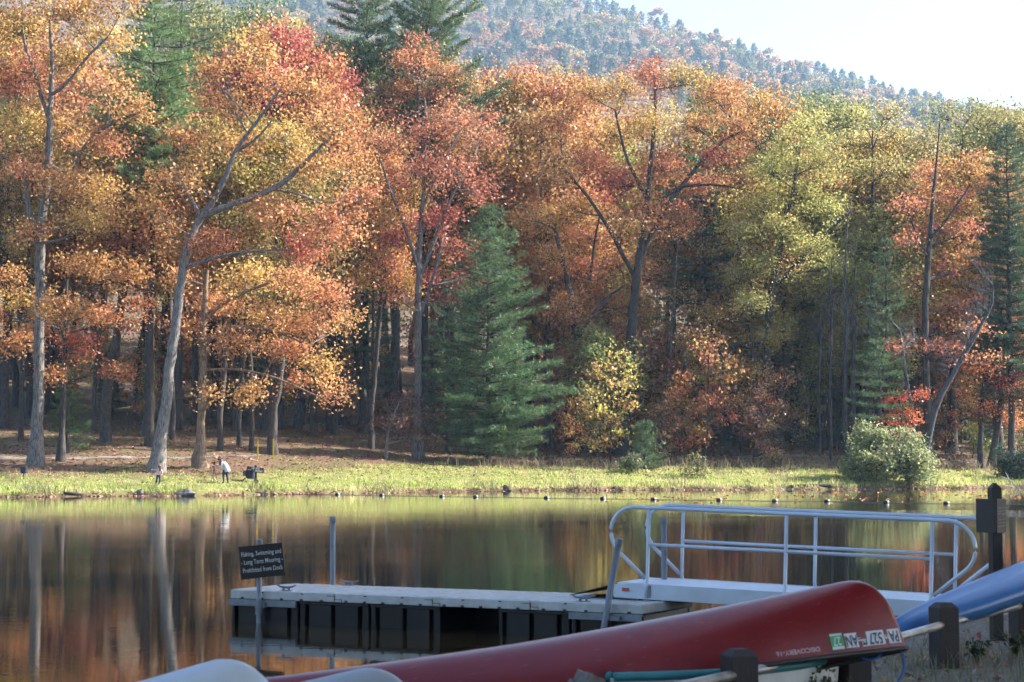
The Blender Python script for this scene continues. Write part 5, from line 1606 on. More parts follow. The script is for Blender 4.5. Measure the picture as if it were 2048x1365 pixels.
def on_hull(name, me, e0, h0, mat, off=0.003):
    """lay a flat mark (x along the hull away from the bow, y towards the gunwale) on the near side of the red hull"""
    for v in me.vertices:
        e = e0 + v.co.x; h = h0 - v.co.y
        l = rlat(e, h)
        dl = (rlat(e, h + 0.004) - l) / 0.004
        n = Vector((0, -1, -dl)).normalized()
        v.co = Vector((-e, -l, h)) + n * (off + v.co.z)
    me.update()
    return link(name, me, mat, red)
def decal_rect(name, e0, e1, h0, h1, mat, off=0.003, pts=None):
    n, m = 6, 6
    V = []; Fq = []
    for j in range(m + 1):
        for i in range(n + 1):
            V.append((i / n * (e1 - e0), -(h1 - h0) / 2 + j / m * (h1 - h0), 0))
    for j in range(m):
        for i in range(n):
            if pts and (i, j) in pts: continue
            a = j * (n + 1) + i
            Fq.append((a, a + 1, a + n + 2, a + n + 1))
    me = bpy.data.meshes.new(name); me.from_pydata(V, [], Fq); me.update()
    return on_hull(name, me, e0, (h0 + h1) / 2, mat, off)
def decal_text(name, body, size, ec, hc, mat, sx=1.0, off=0.005, bold=0.0, spacing=1.0):
    o = text_obj(name, body, size, mat, None, Matrix.Identity(4), sx, spacing=spacing, bold=bold)
    me = o.data
    bpy.data.objects.remove(o)
    return on_hull(name, me, ec, hc, mat, off)
torn = {(4, 3), (5, 2), (5, 3), (5, 4), (5, 5), (4, 4), (3, 5), (4, 5)}
HC = 0.082
torn = set()
decal_rect('decal_patch', 0.032, 0.125, HC - 0.047, HC + 0.046, M_decalw)
decal_rect('decal_patch', 0.128, 0.152, HC - 0.012, HC + 0.012, M_decalw)
decal_rect('decal_patch', 0.156, 0.292, HC - 0.047, HC + 0.046, M_decalw)
decal_rect('decal_patch', 0.292, 0.334, HC - 0.047, HC + 0.0, M_decalw)
decal_rect('decal_patch', 0.337, 0.360, HC - 0.012, HC + 0.012, M_decalw)
decal_rect('decal_patch', 0.363, 0.458, HC - 0.047, HC + 0.046, M_decalw)
decal_text('registration_letters', 'PA', 0.102, 0.079, HC, M_decaln, 0.62, bold=0.0018)
decal_text('registration_letters', '-', 0.11, 0.140, HC - 0.006, M_decaln, 0.55)
decal_text('registration_letters', '527', 0.102, 0.224, HC, M_decaln, 0.70, bold=0.0018)
# the last figure is torn: only its foot is left
decal_rect('registration_letters', 0.298, 0.330, HC - 0.040, HC - 0.026, M_decaln, 0.005)
decal_rect('registration_letters', 0.298, 0.308, HC - 0.028, HC - 0.004, M_decaln, 0.006)
decal_rect('registration_letters', 0.320, 0.330, HC - 0.028, HC - 0.012, M_decaln, 0.006)
decal_text('registration_letters', '-', 0.11, 0.349, HC - 0.006, M_decaln, 0.55)
decal_text('registration_letters', 'AN', 0.102, 0.411, HC, M_decaln, 0.62, bold=0.0018)
decal_rect('year_sticker', 0.472, 0.566, HC - 0.052, HC + 0.056, M_decalg)
decal_rect('year_sticker_band', 0.474, 0.564, HC - 0.047, HC - 0.030, M_decalw, 0.004)
decal_rect('year_sticker_band', 0.474, 0.564, HC + 0.040, HC + 0.052, M_decalw, 0.004)
decal_text('year_sticker_figures', '27', 0.080, 0.519, HC + 0.006, M_decalw, 0.75, bold=0.0012)
decal_text('model_lettering', 'DISCOVERY-16', 0.042, 0.815, 0.052, M_decals, 1.12, bold=0.0012, spacing=1.02)
decal_text('maker_lettering', 'Old Town', 0.10, 2.72, 0.075, M_decalw, 0.8)

# the pale and the grey canoe at the bottom edge
canoe('canoe', 'pale bluish white upturned canoe end at the bottom left', Vector(W(593.4, 1502.4, 8.68)), (math.cos(0.756), math.sin(0.756)), 0.12, math.radians(-8), 4.7, 0.44, 0.38, 0.48, M_pale, M_black)
canoe('canoe', 'grey upturned canoe end between the pale canoe and the red canoe', Vector(W(865, 1490.2, 10.7)), (math.cos(0.471), math.sin(0.471)), 0.106, math.radians(-8), 4.7, 0.44, 0.38, 0.48, M_grey, M_black)
# white boat with teal gunwale lying below the red canoe, right way up
wb = W(1672, 1316, 14.0)
canoe('rowboat', 'white boat with teal gunwale lying on the ground under the red canoe', Vector((wb[0], wb[1], 0.80)), (0.66, 0.75), 0.0, 0, 2.5, 0.45, 0.33, 0.36, M_white, M_teal, True, 0.028, None)
for o in COL.objects:
    if o.name.startswith('rowboat'): o['category'] = 'boat'

# blue rope hanging from the red canoe's bow
rp = [(1768, 1299), (1763, 1308), (1754, 1316), (1742, 1320), (1728, 1318), (1716, 1310), (1706, 1302)]
rp2 = [(1801, 1299), (1806, 1312), (1808, 1330), (1804, 1348), (1796, 1362), (1780, 1380), (1760, 1392)]
t = thing('rope', 'blue rope looping down from the bow of the red canoe', 'rope', tuple(RH_))
for pts in (rp, rp2):
    P = np.array([W(a, b, 13.0) for a, b in pts]) - np.array(RH_)
    obj('strand', MB().tube(smooth_path(P, 30), 0.0068, 8), M_rope, t, 0, True)
# padlock chain on the pipe
t = thing('chain', 'rusty padlock chain hanging from the pipe beside the post', 'chain', tuple(W(1545, 1330, 12.75)))
for k in range(9):
    c = W(1546 - k * 3.0, 1334 + k * 4.2, 12.74) - np.array(t.location)
    a = np.linspace(0, 2 * math.pi, 11)
    if k % 2: pts = [c + np.array([0.011 * math.cos(q), 0.0, 0.019 * math.sin(q)]) for q in a]
    else: pts = [c + np.array([0.0, 0.011 * math.cos(q), 0.019 * math.sin(q)]) for q in a]
    obj('link', MB().tube(pts, 0.0042, 6, False), M_chain, t, 0, True)
obj('padlock', MB().box(tuple(W(1546, 1336, 12.72) - np.array(t.location)), (0.035, 0.02, 0.035)), M_black, t, 0.004)

# blue kayak
ky = thing('kayak', 'blue kayak lying across the pipe rail at the right edge', 'kayak', (4.20, 17.2, 0.862))
hd = Vector((0.70, 0.71, 0.0)).normalized()
hx = Vector((hd.x, hd.y, 0.17)).normalized(); hy = Vector((-hd.y, hd.x, 0)); hz = hx.cross(hy)
ky.rotation_euler = (Matrix((hx, hy, hz)).transposed() @ Matrix.Rotation(math.radians(-8), 3, 'X')).to_euler()
rings = []
for e in np.linspace(-1.72, 1.9, 30):
    f = (e + 1.72) / 3.62
    b = 0.34 * (math.sin(math.pi * min(max(f, 0.0), 1.0)) ** 0.62) + 0.02
    k = 0.27 * (math.sin(math.pi * min(max(f, 0), 1)) ** 0.35) + 0.03
    z0 = 0.10 * (2 * f - 1) ** 2
    prof = [(-1.0, 0.38), (-0.97, 0.50), (-0.80, 0.72), (-0.52, 0.86), (-0.46, 0.84), (-0.16, 0.93), (-0.12, 0.99), (0.12, 0.99), (0.16, 0.93), (0.46, 0.84), (0.52, 0.86), (0.80, 0.72), (0.97, 0.50), (1.0, 0.38), (0.9, 0.18), (0.6, 0.04), (0.0, 0.0), (-0.6, 0.04), (-0.9, 0.18)]
    rings.append([(e, x * b, z0 + z * k) for x, z in prof])
o = obj('hull', MB().loft(rings), M_kayak, ky, 0, True)
ms = o.modifiers.new('sub', 'SUBSURF'); ms.levels = 1; ms.render_levels = 1
obj('grab_handle', MB().tube([(-1.70, -0.02, 0.14), (-1.76, 0, 0.17), (-1.70, 0.02, 0.14)], 0.008, 6), M_black, ky)

# dark sign post with two boards at the right
sp_ = W(1990, 1040, 18.8)
g = float(ground_z(sp_[0], sp_[1]))
t = thing('sign_post', 'dark square post carrying two boards set at an angle by the right edge', 'sign', (sp_[0], sp_[1], g))
H = W(1990, 966, 18.8)[2] - g
rg = lambda s, z: [(-s, -s, z), (s, -s, z), (s, s, z), (-s, s, z)]
o = obj('timber', MB().loft([rg(0.049, -0.4), rg(0.049, H - 0.05), rg(0.012, H)]), M_sign, t, 0.004)
o.rotation_euler = (0, 0, 0.25)
zc = W(1990, 1032, 18.8)[2] - g
def board(px, yaw, nm):
    c = W(px, 1032, 18.72) - np.array([sp_[0], sp_[1], g])
    b_ = obj(nm, MB().box((0, 0, 0), (0.26, 0.022, 0.315)), M_sign, t, 0.004)
    b_.location = tuple(c); b_.rotation_euler = (0, 0, yaw)
    return b_
bl = board(1972, math.radians(-63), 'board')
br = board(2001, math.radians(58), 'board')
mb = MB()
r1 = np.random.default_rng(8)
for zrow in (0.075, 0.045, 0.015, -0.035, -0.065, -0.095):            # worn, unreadable lines
    x = -0.10
    while x < 0.095:
        wd = 0.015 + 0.035 * r1.random()
        mb.box((x + wd / 2, -0.0115, zrow), (min(wd, 0.10 - x), 0.002, 0.016))
        x += wd + 0.012
obj('worn_lettering', mb, M_faint, br)

# weeds by the rack
def weed(label, base, hpx, d, seed, col):
    rng = np.random.default_rng(seed)
    b = W(base[0], base[1], d); b[2] = float(ground_z(b[0], b[1]))
    t = thing('weed', label, 'plant', tuple(b), 0, 'weeds by the boat rack')
    wd = Wood(); LP = []
    H = hpx * d / F
    for k in range(6):
        a = rng.normal(size=2) * 0.35
        e = np.array([a[0] * H, a[1] * H * 0.6, H * (0.6 + 0.5 * rng.random())])
        st = quad_bezier(np.zeros(3), np.array([a[0] * H * 0.2, 0, e[2] * 0.6]), e, 7)
        wd.add(st, np.linspace(0.004, 0.0015, 7), 4)
        for q in st[2:]:
            for _ in range(5): LP.append(q + rng.normal(size=3) * 0.018)
    link('stem', wd.mesh('stem'), M_bark, t, (0.10, 0.11, 0.05))
    V, Q = kites(np.array(LP), 0.034, rng, 0.6)
    A = np.stack([rng.normal(size=len(LP)) * 0.02, 0.7 + 0.6 * rng.random(len(LP)), np.full(len(LP), 0.9), np.ones(len(LP))], -1)
    link('leaves', np_mesh('leaves', V, Q, np.repeat(A, 4, 0)), M_leaf, t, col)
weed('leafy weed growing in front of the white boat beside the post', (1620, 1395), 84, 12.9, 81, (0.10, 0.11, 0.045))
weed('second leafy weed close to the post under the canoe bow', (1650, 1392), 80, 13.1, 82, (0.09, 0.10, 0.04))
weed('low weed at the foot of the post before the kayak', (1955, 1320), 45, 16.3, 83, (0.07, 0.10, 0.045))
weed('dark weed at the right edge below the kayak', (2035, 1318), 48, 16.8, 84, (0.05, 0.08, 0.04))

# ------------------------------------------------------------------ buoy line
bz = [(676, 990), (764, 991.5), (884, 993.5), (951, 994.5), (1093, 996.5), (1205, 998), (1306, 999.5), (1437, 1001), (1548, 1002.5), (1652, 1003.5), (1770, 1006), (1890, 1007.5)]
bp = []
order = ['first', 'second', 'third', 'fourth', 'fifth', 'sixth', 'seventh', 'eighth', 'ninth', 'tenth', 'eleventh', 'twelfth']
for k, (px, py) in enumerate(bz):
    d = F * CAMZ / (py - 923) * 0.999
    d = min(d, float(shore_y(XZ(px, d))) - 1.2)
    x = XZ(px, d)
    bp.append((x, d, 0.02))
    t = thing('buoy', f'{order[k]} buoy from the left along the swimming line', 'buoy', (x, d, 0), (k * 0.37) % 0.6 - 0.3, 'buoys of the swimming line')
    prof = [(-0.15, 0.03), (-0.14, 0.06), (-0.10, 0.085), (0.0, 0.09)]
    ring = lambda xx, r: [(xx, r * math.cos(a), 0.035 + r * math.sin(a)) for a in np.linspace(0, 2 * math.pi, 13)[:-1]]
    obj('dark_half', MB().loft([ring(a, r) for a, r in prof + [(0.06, 0.09)]]), M_black, t, 0, True)
    obj('white_half', MB().loft([ring(a, r) for a, r in [(0.06, 0.093), (0.11, 0.088), (0.14, 0.065), (0.15, 0.03)]]), M_bwhite, t, 0, True)
bp = np.array(bp)
tail = np.array([bp[-1] + np.array([5, -2, 0]), bp[-1] + np.array([12, -5, 0])])
o = obj('buoy_rope', MB().tube(np.concatenate([bp[:1] + np.array([[-3, 2.0, 0]]), bp, tail]), 0.012, 5), M_line, None)
tag(o, 'thin floating rope joining the buoys', 'rope')

# ------------------------------------------------------------------ things on the far bank
def rock(name, label, base, w, h, seed, mat=M_rock, z_off=0.0, d=None):
    rng = np.random.default_rng(seed)
    b = hit(*base) if d is None else np.array([XZ(base[0], d), d, 0.0])
    m = b[1] / F
    ph = rng.random(6) * 6.28
    rings = []
    for i, th in enumerate(np.linspace(0.05, math.pi - 0.05, 10)):
        rg = []
        for a in np.linspace(0, 2 * math.pi, 17)[:-1]:
            f = 1 + 0.16 * math.sin(2 * a + ph[0] + th) + 0.10 * math.sin(3 * a + ph[1] - 2 * th) + 0.08 * math.sin(5 * th + ph[2] + a)
            rg.append((math.sin(th) * math.cos(a) * w * m / 2 * f, math.sin(th) * math.sin(a) * w * m / 2 * 0.7 * f, math.cos(th) * h * m * 0.75 * f + h * m * 0.25))
        rings.append(rg)
    o = obj(name, MB().loft(rings), mat, None, 0, False)
    o.location = (b[0], b[1], b[2] + z_off)
    return tag(o, label, 'rock')
rock('boulder', 'flat grey boulder at the waterline below the photographer', (372, 990), 44, 11, 1, z_off=-0.05)
rock('rock', 'small dark rock at the waterline left of the child', (280, 990), 14, 8, 2)
rock('boulder', 'pale boulder left of the broad trunk in the wood', (580, 850), 18, 12, 3)
rock('boulder', 'rounded boulder beside the broad trunk in the wood', (604, 848), 16, 14, 4)
rock('boulder', 'grey boulder left of the sunlit brown trunk', (691, 846), 20, 13, 5)
rock('rock', 'small white stone in the leaves near the brown understorey tree', (806, 858), 8, 10, 6)
rock('rock', 'dark clod of bank at the far waterline left of centre', (1010, 986), 26, 10, 7, M_darklog)
rock('boulder', 'pale stone seen between the trunks right of the bushy pine', (1187, 895), 10, 10, 8)
def logm(name, label, pa, pb, w, mat, dz=0.02):
    a = hit(*pa); b = hit(*pb)
    r = w * a[1] / F / 2
    c = (a + b) / 2
    q = [a - c, (a - c) * 0.3 + np.array([0, 0, r * 0.3]), (b - c) * 0.4, b - c]
    o = obj(name, MB().tube(q, [r, r * 1.05, r * 0.9, r * 0.6], 9), mat, None, 0, True)
    o.location = (c[0], c[1], c[2] + dz)
    return tag(o, label, 'log')
logm('driftwood_log', 'dark plank like log at the waterline by the left edge', (126, 989), (172, 992), 5, M_darklog)
logm('driftwood_log', 'pale driftwood log at the waterline below the far sign', (518, 990), (552, 989), 6, M_log)
logm('fallen_log', 'dark log lying along the bank edge left of the willow shrub', (1580, 976), (1690, 972), 8, M_darklog)
logm('fallen_log', 'brown fallen log lying beside the path at the right', (1640, 914), (1660, 917), 5, M_log)
# stick poking out of the water and bare branches at the right edge
b = hit(1040, 986)
o = obj('stick', MB().tube([(0, 0, -0.2), (0.12, 0, 0.1), (0.28, 0, 0.32)], [0.04, 0.03, 0.015], 6), M_darklog); o.location = tuple(b); tag(o, 'dark stick poking up from the far waterline', 'stick')
b = np.array([XZ(2040, 148.0), 148.0, 0.0])
wd = Wood()
for pts in ([(0, 0, -0.2), (-0.4, 0, 0.35), (-0.9, 0, 0.75), (-1.5, 0, 1.0)], [(-0.9, 0, 0.75), (-1.0, 0.1, 1.05), (-1.15, 0.1, 1.3)], [(0, 0, -0.1), (-0.9, 0.2, 0.25), (-1.5, 0.2, 0.45)], [(-0.2, 0, 0.1), (0.3, 0, 0.6), (0.9, 0, 0.8)]):
    wd.add(np.array(pts, float), np.linspace(0.05, 0.02, len(pts)), 6)
o = link('dead_branch', wd.mesh('dead_branch'), M_bark, None, (0.42, 0.40, 0.38)); o.location = tuple(b); tag(o, 'bleached dead branch sticking out of the water at the right edge', 'branch')

# yellow stakes
for (px, py, top, lb) in [(515, 921, 882, 'yellow stake on the lawn edge, left of the pair'), (546.5, 917, 880, 'yellow stake on the lawn edge, right of the pair')]:
    b = hit(px, py); h = (py - top) * b[1] / F
    t = thing('yellow_stake', lb, 'stake', tuple(b), 0, 'yellow stakes')
    obj('shaft', MB().box((0, 0, h / 2 - 0.15), (0.10, 0.05, h + 0.3)), M_yellow, t, 0.01)
    obj('tip', MB().box((0, 0, h + 0.03), (0.12, 0.06, 0.07)), M_yellow, t, 0.01)
# navy box on a thin post at the left
b = hit(47, 958); m = b[1] / F
t = thing('park_grill', 'small navy box on a thin post before the tall oak at the left', 'grill', tuple(b))
obj('stand', MB().tube([(0, 0, -0.3), (0, 0, 14 * m)], 0.035, 10), M_black, t)
obj('fire_box', MB().add([(-0.15, -0.15, 10 * m), (0.15, -0.15, 10 * m), (0.15, 0.15, 10 * m), (-0.15, 0.15, 10 * m), (-0.17, -0.17, 22 * m), (0.17, -0.17, 22 * m), (0.17, 0.17, 22 * m), (-0.17, 0.17, 22 * m)],
    [(3, 2, 1, 0), (4, 5, 6, 7), (0, 1, 5, 4), (1, 2, 6, 5), (2, 3, 7, 6), (3, 0, 4, 7)]), M_bluebox, t, 0.02)
obj('grate', MB().box((0, 0, 22.5 * m), (0.36, 0.30, 0.02)), M_black, t)

# far sign
b = hit(511, 967); m = b[1] / F
t = thing('bank_sign', 'low black sign reading no pets beyond this point on the far lawn', 'sign', tuple(b))
obj('post', MB().loft([rg(0.085, -0.3), rg(0.085, 30 * m), rg(0.085, 33.5 * m), rg(0.03, 36 * m)]), M_post, t, 0.01)
bo = obj('board', MB().box((0, 0, 0), (35 * m, 0.04, 10.6 * m)), M_sign, t, 0.008)
bo.location = (0.0, -0.13, 26.5 * m); bo.rotation_euler = (0, math.radians(6.5), math.radians(22))
text_obj('lettering', 'NO PETS', 0.155, M_letter, bo, Matrix.Translation((0, -0.023, 0.075)) @ RX, 0.85, bold=0.003)
text_obj('lettering', 'BEYOND THIS POINT', 0.155, M_letter, bo, Matrix.Translation((0, -0.023, -0.08)) @ RX, 0.66, bold=0.003)

# stroller beside the sign
b = hit(499, 969); m = b[1] / F
t = thing('stroller', 'dark folded hooded stroller with a grey bag parked behind the far sign', 'stroller', tuple(b + np.array([0, 0.45, 0.03])))
rings = []
for zf, wx_, cx_ in [(0.30, 0.20, 0.02), (0.36, 0.27, 0.0), (0.50, 0.30, -0.02), (0.68, 0.30, -0.03), (0.80, 0.27, -0.03), (0.86, 0.20, -0.02)]:
    rings.append([(cx_ + wx_ * math.copysign(abs(math.cos(a)) ** 0.6, math.cos(a)), 0.24 * math.copysign(abs(math.sin(a)) ** 0.6, math.sin(a)), zf) for a in np.linspace(0, 2 * math.pi, 17)[:-1]])
obj('seat_body', MB().loft(rings), M_fabric, t, 0, True)
obj('hood', MB().loft([[(0.04 + 0.30 * math.cos(a), y_, 0.78 + 0.22 * math.sin(a)) for a in np.linspace(0, math.pi, 10)] for y_ in (-0.25, -0.1, 0.1, 0.25)], closed=False), M_fabric, t, 0, True)
obj('bag', MB().box((-0.38, -0.02, 0.66), (0.18, 0.30, 0.34)), M_bag, t, 0.03)
obj('frame', MB().tube([(-0.62, -0.22, 0.12), (-0.2, -0.22, 0.42), (0.22, -0.22, 0.80), (0.34, -0.22, 0.98)], 0.018, 8).tube([(-0.62, 0.22, 0.12), (-0.2, 0.22, 0.42), (0.22, 0.22, 0.80), (0.34, 0.22, 0.98)], 0.018, 8).tube([(0.40, -0.22, 0.12), (0.0, -0.22, 0.55)], 0.018, 8).tube([(0.40, 0.22, 0.12), (0.0, 0.22, 0.55)], 0.018, 8).tube([(0.34, -0.22, 0.98), (0.34, 0.22, 0.98)], 0.02, 8), M_black, t)
for (x, y) in ((-0.62, -0.22), (-0.62, 0.22), (0.40, -0.24), (0.40, 0.24)):
    wh = obj('wheel', MB().tube([(x, y - 0.022, 0.12), (x, y + 0.022, 0.12)], 0.115, 18), M_rubber, t, 0.012)
    obj('hub', MB().tube([(x, y - 0.028, 0.12), (x, y + 0.028, 0.12)], 0.045, 12), M_galv, wh)

# ------------------------------------------------------------------ people
def skinned(name, joints, bones, mats, parent, sub=2):
    """one continuous body grown round a skeleton; faces take the material of the bone they lie nearest"""
    names = list(joints)
    me = bpy.data.meshes.new(name)
    me.from_pydata([joints[n][0] for n in names], [(names.index(a), names.index(b)) for a, b, _ in bones], [])
    o = bpy.data.objects.new(name + '_tmp', me)
    COL.objects.link(o)
    o.modifiers.new('skin', 'SKIN')
    for i, n in enumerate(names):
        sv = me.skin_vertices[0].data[i]
        r = joints[n][1]
        sv.radius = (r, r) if np.isscalar(r) else r
        sv.use_root = (n == 'pelvis')
    s = o.modifiers.new('sub', 'SUBSURF'); s.levels = sub; s.render_levels = sub
    dg = bpy.context.evaluated_depsgraph_get()
    bm_ = bpy.data.meshes.new_from_object(o.evaluated_get(dg))
    bpy.data.objects.remove(o); bpy.data.meshes.remove(me)
    bm_.name = name
    keys = []
    for _, _, mk in bones:
        if mk not in keys: keys.append(mk)
    for k in keys: bm_.materials.append(mats[k])
    A = np.array([joints[a][0] for a, b, _ in bones], float); B = np.array([joints[b][0] for a, b, _ in bones], float)
    for p in bm_.polygons:
        p.use_smooth = True
        c = np.array(p.center)
        ab = B - A
        tt_ = np.clip(((c - A) * ab).sum(1) / ((ab * ab).sum(1) + 1e-9), 0, 1)
        dd = np.linalg.norm(c - (A + ab * tt_[:, None]), axis=1)
        p.material_index = keys.index(bones[int(dd.argmin())][2])
    return link(name, bm_, None, parent)

def fingers(J, Bn, tag_, wrist, palm, dirv, side, s=1.0):
    """five separate fingers rooted in the palm"""
    d = unit(np.array(dirv, float)); sd = unit(np.array(side, float))
    for k, (o_, l_) in enumerate([(-0.030, 0.060), (-0.010, 0.072), (0.010, 0.068), (0.028, 0.052)]):
        a = np.array(palm) + sd * o_ * s; b_ = a + d * l_ * 0.55 * s; c = b_ + unit(d + np.array([0, 0, -0.5])) * l_ * 0.5 * s
        J[f'{tag_}f{k}a'] = (tuple(b_), 0.0085 * s); J[f'{tag_}f{k}b'] = (tuple(c), 0.007 * s)
        Bn += [(palm_name(tag_), f'{tag_}f{k}a', 'skin'), (f'{tag_}f{k}a', f'{tag_}f{k}b', 'skin')]
    b_ = np.array(wrist) * 0.5 + np.array(palm) * 0.5 + sd * -0.045 * s + d * 0.01
    J[f'{tag_}t'] = (tuple(b_), 0.010 * s); J[f'{tag_}t2'] = (tuple(b_ + unit(d - sd * 0.5) * 0.035 * s), 0.008 * s)
    Bn += [(palm_name(tag_), f'{tag_}t', 'skin'), (f'{tag_}t', f'{tag_}t2', 'skin')]
def palm_name(t_): return t_ + 'palm'

def ellipsoid(c, r, n=14, m=10, squash=None):
    rings = []
    for th in np.linspace(0.08, math.pi - 0.08, m):
        rings.append([(c[0] + r[0] * math.sin(th) * math.cos(a), c[1] + r[1] * math.sin(th) * math.sin(a), c[2] + r[2] * math.cos(th)) for a in np.linspace(0, 2 * math.pi, n + 1)[:-1]])
    return rings

def face(parent, c, fwd, s):
    """nose, eyes, mouth and ears on a head centred at c looking along fwd"""
    f = unit(np.array(fwd, float)); r = unit(np.cross(f, [0, 0, 1.0])); u = np.cross(r, f)
    c = np.array(c)
    R3 = 0.095 * s
    mb = MB().loft([[tuple(c + f * (R3 * 0.9 + q[0]) + r * q[1] + u * q[2]) for q in ring] for ring in ([(0, -0.014 * s, -0.02 * s), (0, 0.014 * s, -0.02 * s), (0, 0.0, 0.03 * s)], [(0.022 * s, -0.006 * s, -0.015 * s), (0.022 * s, 0.006 * s, -0.015 * s), (0.006 * s, 0, 0.02 * s)])])
    obj('nose', mb, M_skin, parent)
    for k in (-1, 1):
        obj('eye', MB().loft(ellipsoid(c + f * R3 * 0.86 + r * k * 0.034 * s + u * 0.015 * s, (0.012 * s,) * 3, 8, 6)), M_cap, parent)
        obj('ear', MB().loft(ellipsoid(c + r * k * R3 * 0.86, (0.02 * s, 0.02 * s, 0.03 * s), 8, 6)), M_skin, parent)
    obj('mouth', MB().loft(ellipsoid(c + f * R3 * 0.84 - u * 0.05 * s, (0.02 * s, 0.02 * s, 0.007 * s), 8, 5)), M_reflector, parent)

PM = {'skin': M_skin, 'pink': M_pink, 'jeans': M_jeans, 'cardi': M_cardi, 'shoe': M_shoe}
# child, seen from behind, left arm stretched out to the left, knees bent mid-step
b = hit(316, 970.5)
ch = thing('person', 'child in a pink top and dark leggings stretching one arm out by the leaning oak', 'person', tuple(b))
s = 1.0
J = {'pelvis': ((0.02, 0, 0.60), (0.095, 0.085)), 'waist': ((0.05, 0, 0.72), (0.095, 0.08)), 'chest': ((0.09, 0, 0.87), (0.115, 0.09)), 'neck': ((0.08, 0, 1.0), 0.042), 'head': ((0.05, 0, 1.09), (0.085, 0.09)), 'crown': ((0.045, 0, 1.16), (0.075, 0.08)),
     'lh': ((-0.05, 0, 0.57), 0.08), 'lk': ((-0.06, -0.08, 0.33), 0.058), 'la': ((-0.15, 0.05, 0.08), 0.038), 'lt': ((-0.20, -0.05, 0.03), 0.032),
     'rh': ((0.08, 0, 0.57), 0.08), 'rk': ((0.13, -0.08, 0.33), 0.058), 'ra': ((0.06, 0.02, 0.08), 0.038), 'rt': ((0.02, -0.10, 0.03), 0.032),
     'ls': ((-0.03, 0, 0.94), 0.05), 'le': ((-0.20, -0.03, 0.93), 0.038), 'lw': ((-0.37, -0.05, 0.95), 0.026), 'Lpalm': ((-0.42, -0.05, 0.955), (0.022, 0.03)),
     'rs': ((0.20, 0, 0.93), 0.05), 're': ((0.27, -0.03, 0.76), 0.038), 'rw': ((0.24, -0.12, 0.62), 0.026), 'Rpalm': ((0.23, -0.14, 0.575), (0.022, 0.03))}
Bn = [('pelvis', 'waist', 'pink'), ('waist', 'chest', 'pink'), ('chest', 'neck', 'pink'), ('neck', 'head', 'skin'), ('head', 'crown', 'skin'),
      ('pelvis', 'lh', 'jeans'), ('lh', 'lk', 'jeans'), ('lk', 'la', 'jeans'), ('la', 'lt', 'shoe'), ('pelvis', 'rh', 'jeans'), ('rh', 'rk', 'jeans'), ('rk', 'ra', 'jeans'), ('ra', 'rt', 'shoe'),
      ('chest', 'ls', 'pink'), ('ls', 'le', 'pink'), ('le', 'lw', 'pink'), ('lw', 'Lpalm', 'skin'), ('chest', 'rs', 'pink'), ('rs', 're', 'pink'), ('re', 'rw', 'skin'), ('rw', 'Rpalm', 'skin')]
fingers(J, Bn, 'L', J['lw'][0], J['Lpalm'][0], (-1, 0, 0.1), (0, 1, 0), 0.8)
fingers(J, Bn, 'R', J['rw'][0], J['Rpalm'][0], (-0.1, -0.3, -1), (1, 0, 0), 0.8)
skinned('body', J, Bn, PM, ch)
face(ch, (0.045, 0, 1.11), (-1, -0.25, 0.0), 0.9)
obj('hair', MB().loft(ellipsoid((0.07, 0.01, 1.14), (0.10, 0.105, 0.10))), M_hair, ch, 0, True)
obj('ponytail', MB().tube([(0.14, -0.03, 1.16), (0.17, -0.06, 1.08), (0.14, -0.11, 0.95), (0.10, -0.12, 0.86)], [0.05, 0.06, 0.055, 0.02], 10), M_hair, ch, 0, True)

# photographer bending to the camera on the tripod, facing left
b = hit(449, 968)
wm = thing('person', 'photographer in a white cardigan, dark jeans and cap bending to a camera on a tripod', 'person', tuple(b))
J = {'pelvis': ((0.06, 0, 0.90), (0.14, 0.12)), 'waist': ((0.04, 0, 1.04), (0.14, 0.115)), 'chest': ((-0.08, 0, 1.26), (0.165, 0.13)), 'neck': ((-0.24, 0, 1.39), 0.055), 'head': ((-0.33, 0, 1.45), (0.09, 0.10)), 'crown': ((-0.35, 0, 1.53), (0.085, 0.095)),
     'lh': ((-0.02, -0.08, 0.86), 0.11), 'lk': ((-0.06, -0.10, 0.48), 0.075), 'la': ((-0.03, -0.10, 0.09), 0.048), 'lt': ((-0.15, -0.12, 0.035), 0.04),
     'rh': ((0.12, 0.08, 0.86), 0.11), 'rk': ((0.14, 0.08, 0.47), 0.075), 'ra': ((0.22, 0.08, 0.09), 0.048), 'rt': ((0.11, 0.06, 0.035), 0.04),
     'ls': ((-0.14, -0.17, 1.29), 0.072), 'le': ((-0.18, -0.22, 1.03), 0.055), 'lw': ((-0.40, -0.14, 1.06), 0.036), 'Lpalm': ((-0.47, -0.11, 1.09), (0.028, 0.036)),
     'rs': ((-0.12, 0.17, 1.29), 0.072), 're': ((-0.22, 0.22, 1.05), 0.055), 'rw': ((-0.42, 0.12, 1.14), 0.036), 'Rpalm': ((-0.49, 0.09, 1.17), (0.028, 0.036))}
Bn = [('pelvis', 'waist', 'cardi'), ('waist', 'chest', 'cardi'), ('chest', 'neck', 'cardi'), ('neck', 'head', 'skin'), ('head', 'crown', 'skin'),
      ('pelvis', 'lh', 'cardi'), ('lh', 'lk', 'jeans'), ('lk', 'la', 'jeans'), ('la', 'lt', 'shoe'), ('pelvis', 'rh', 'cardi'), ('rh', 'rk', 'jeans'), ('rk', 'ra', 'jeans'), ('ra', 'rt', 'shoe'),
      ('chest', 'ls', 'cardi'), ('ls', 'le', 'cardi'), ('le', 'lw', 'cardi'), ('lw', 'Lpalm', 'skin'), ('chest', 'rs', 'cardi'), ('rs', 're', 'cardi'), ('re', 'rw', 'cardi'), ('rw', 'Rpalm', 'skin')]
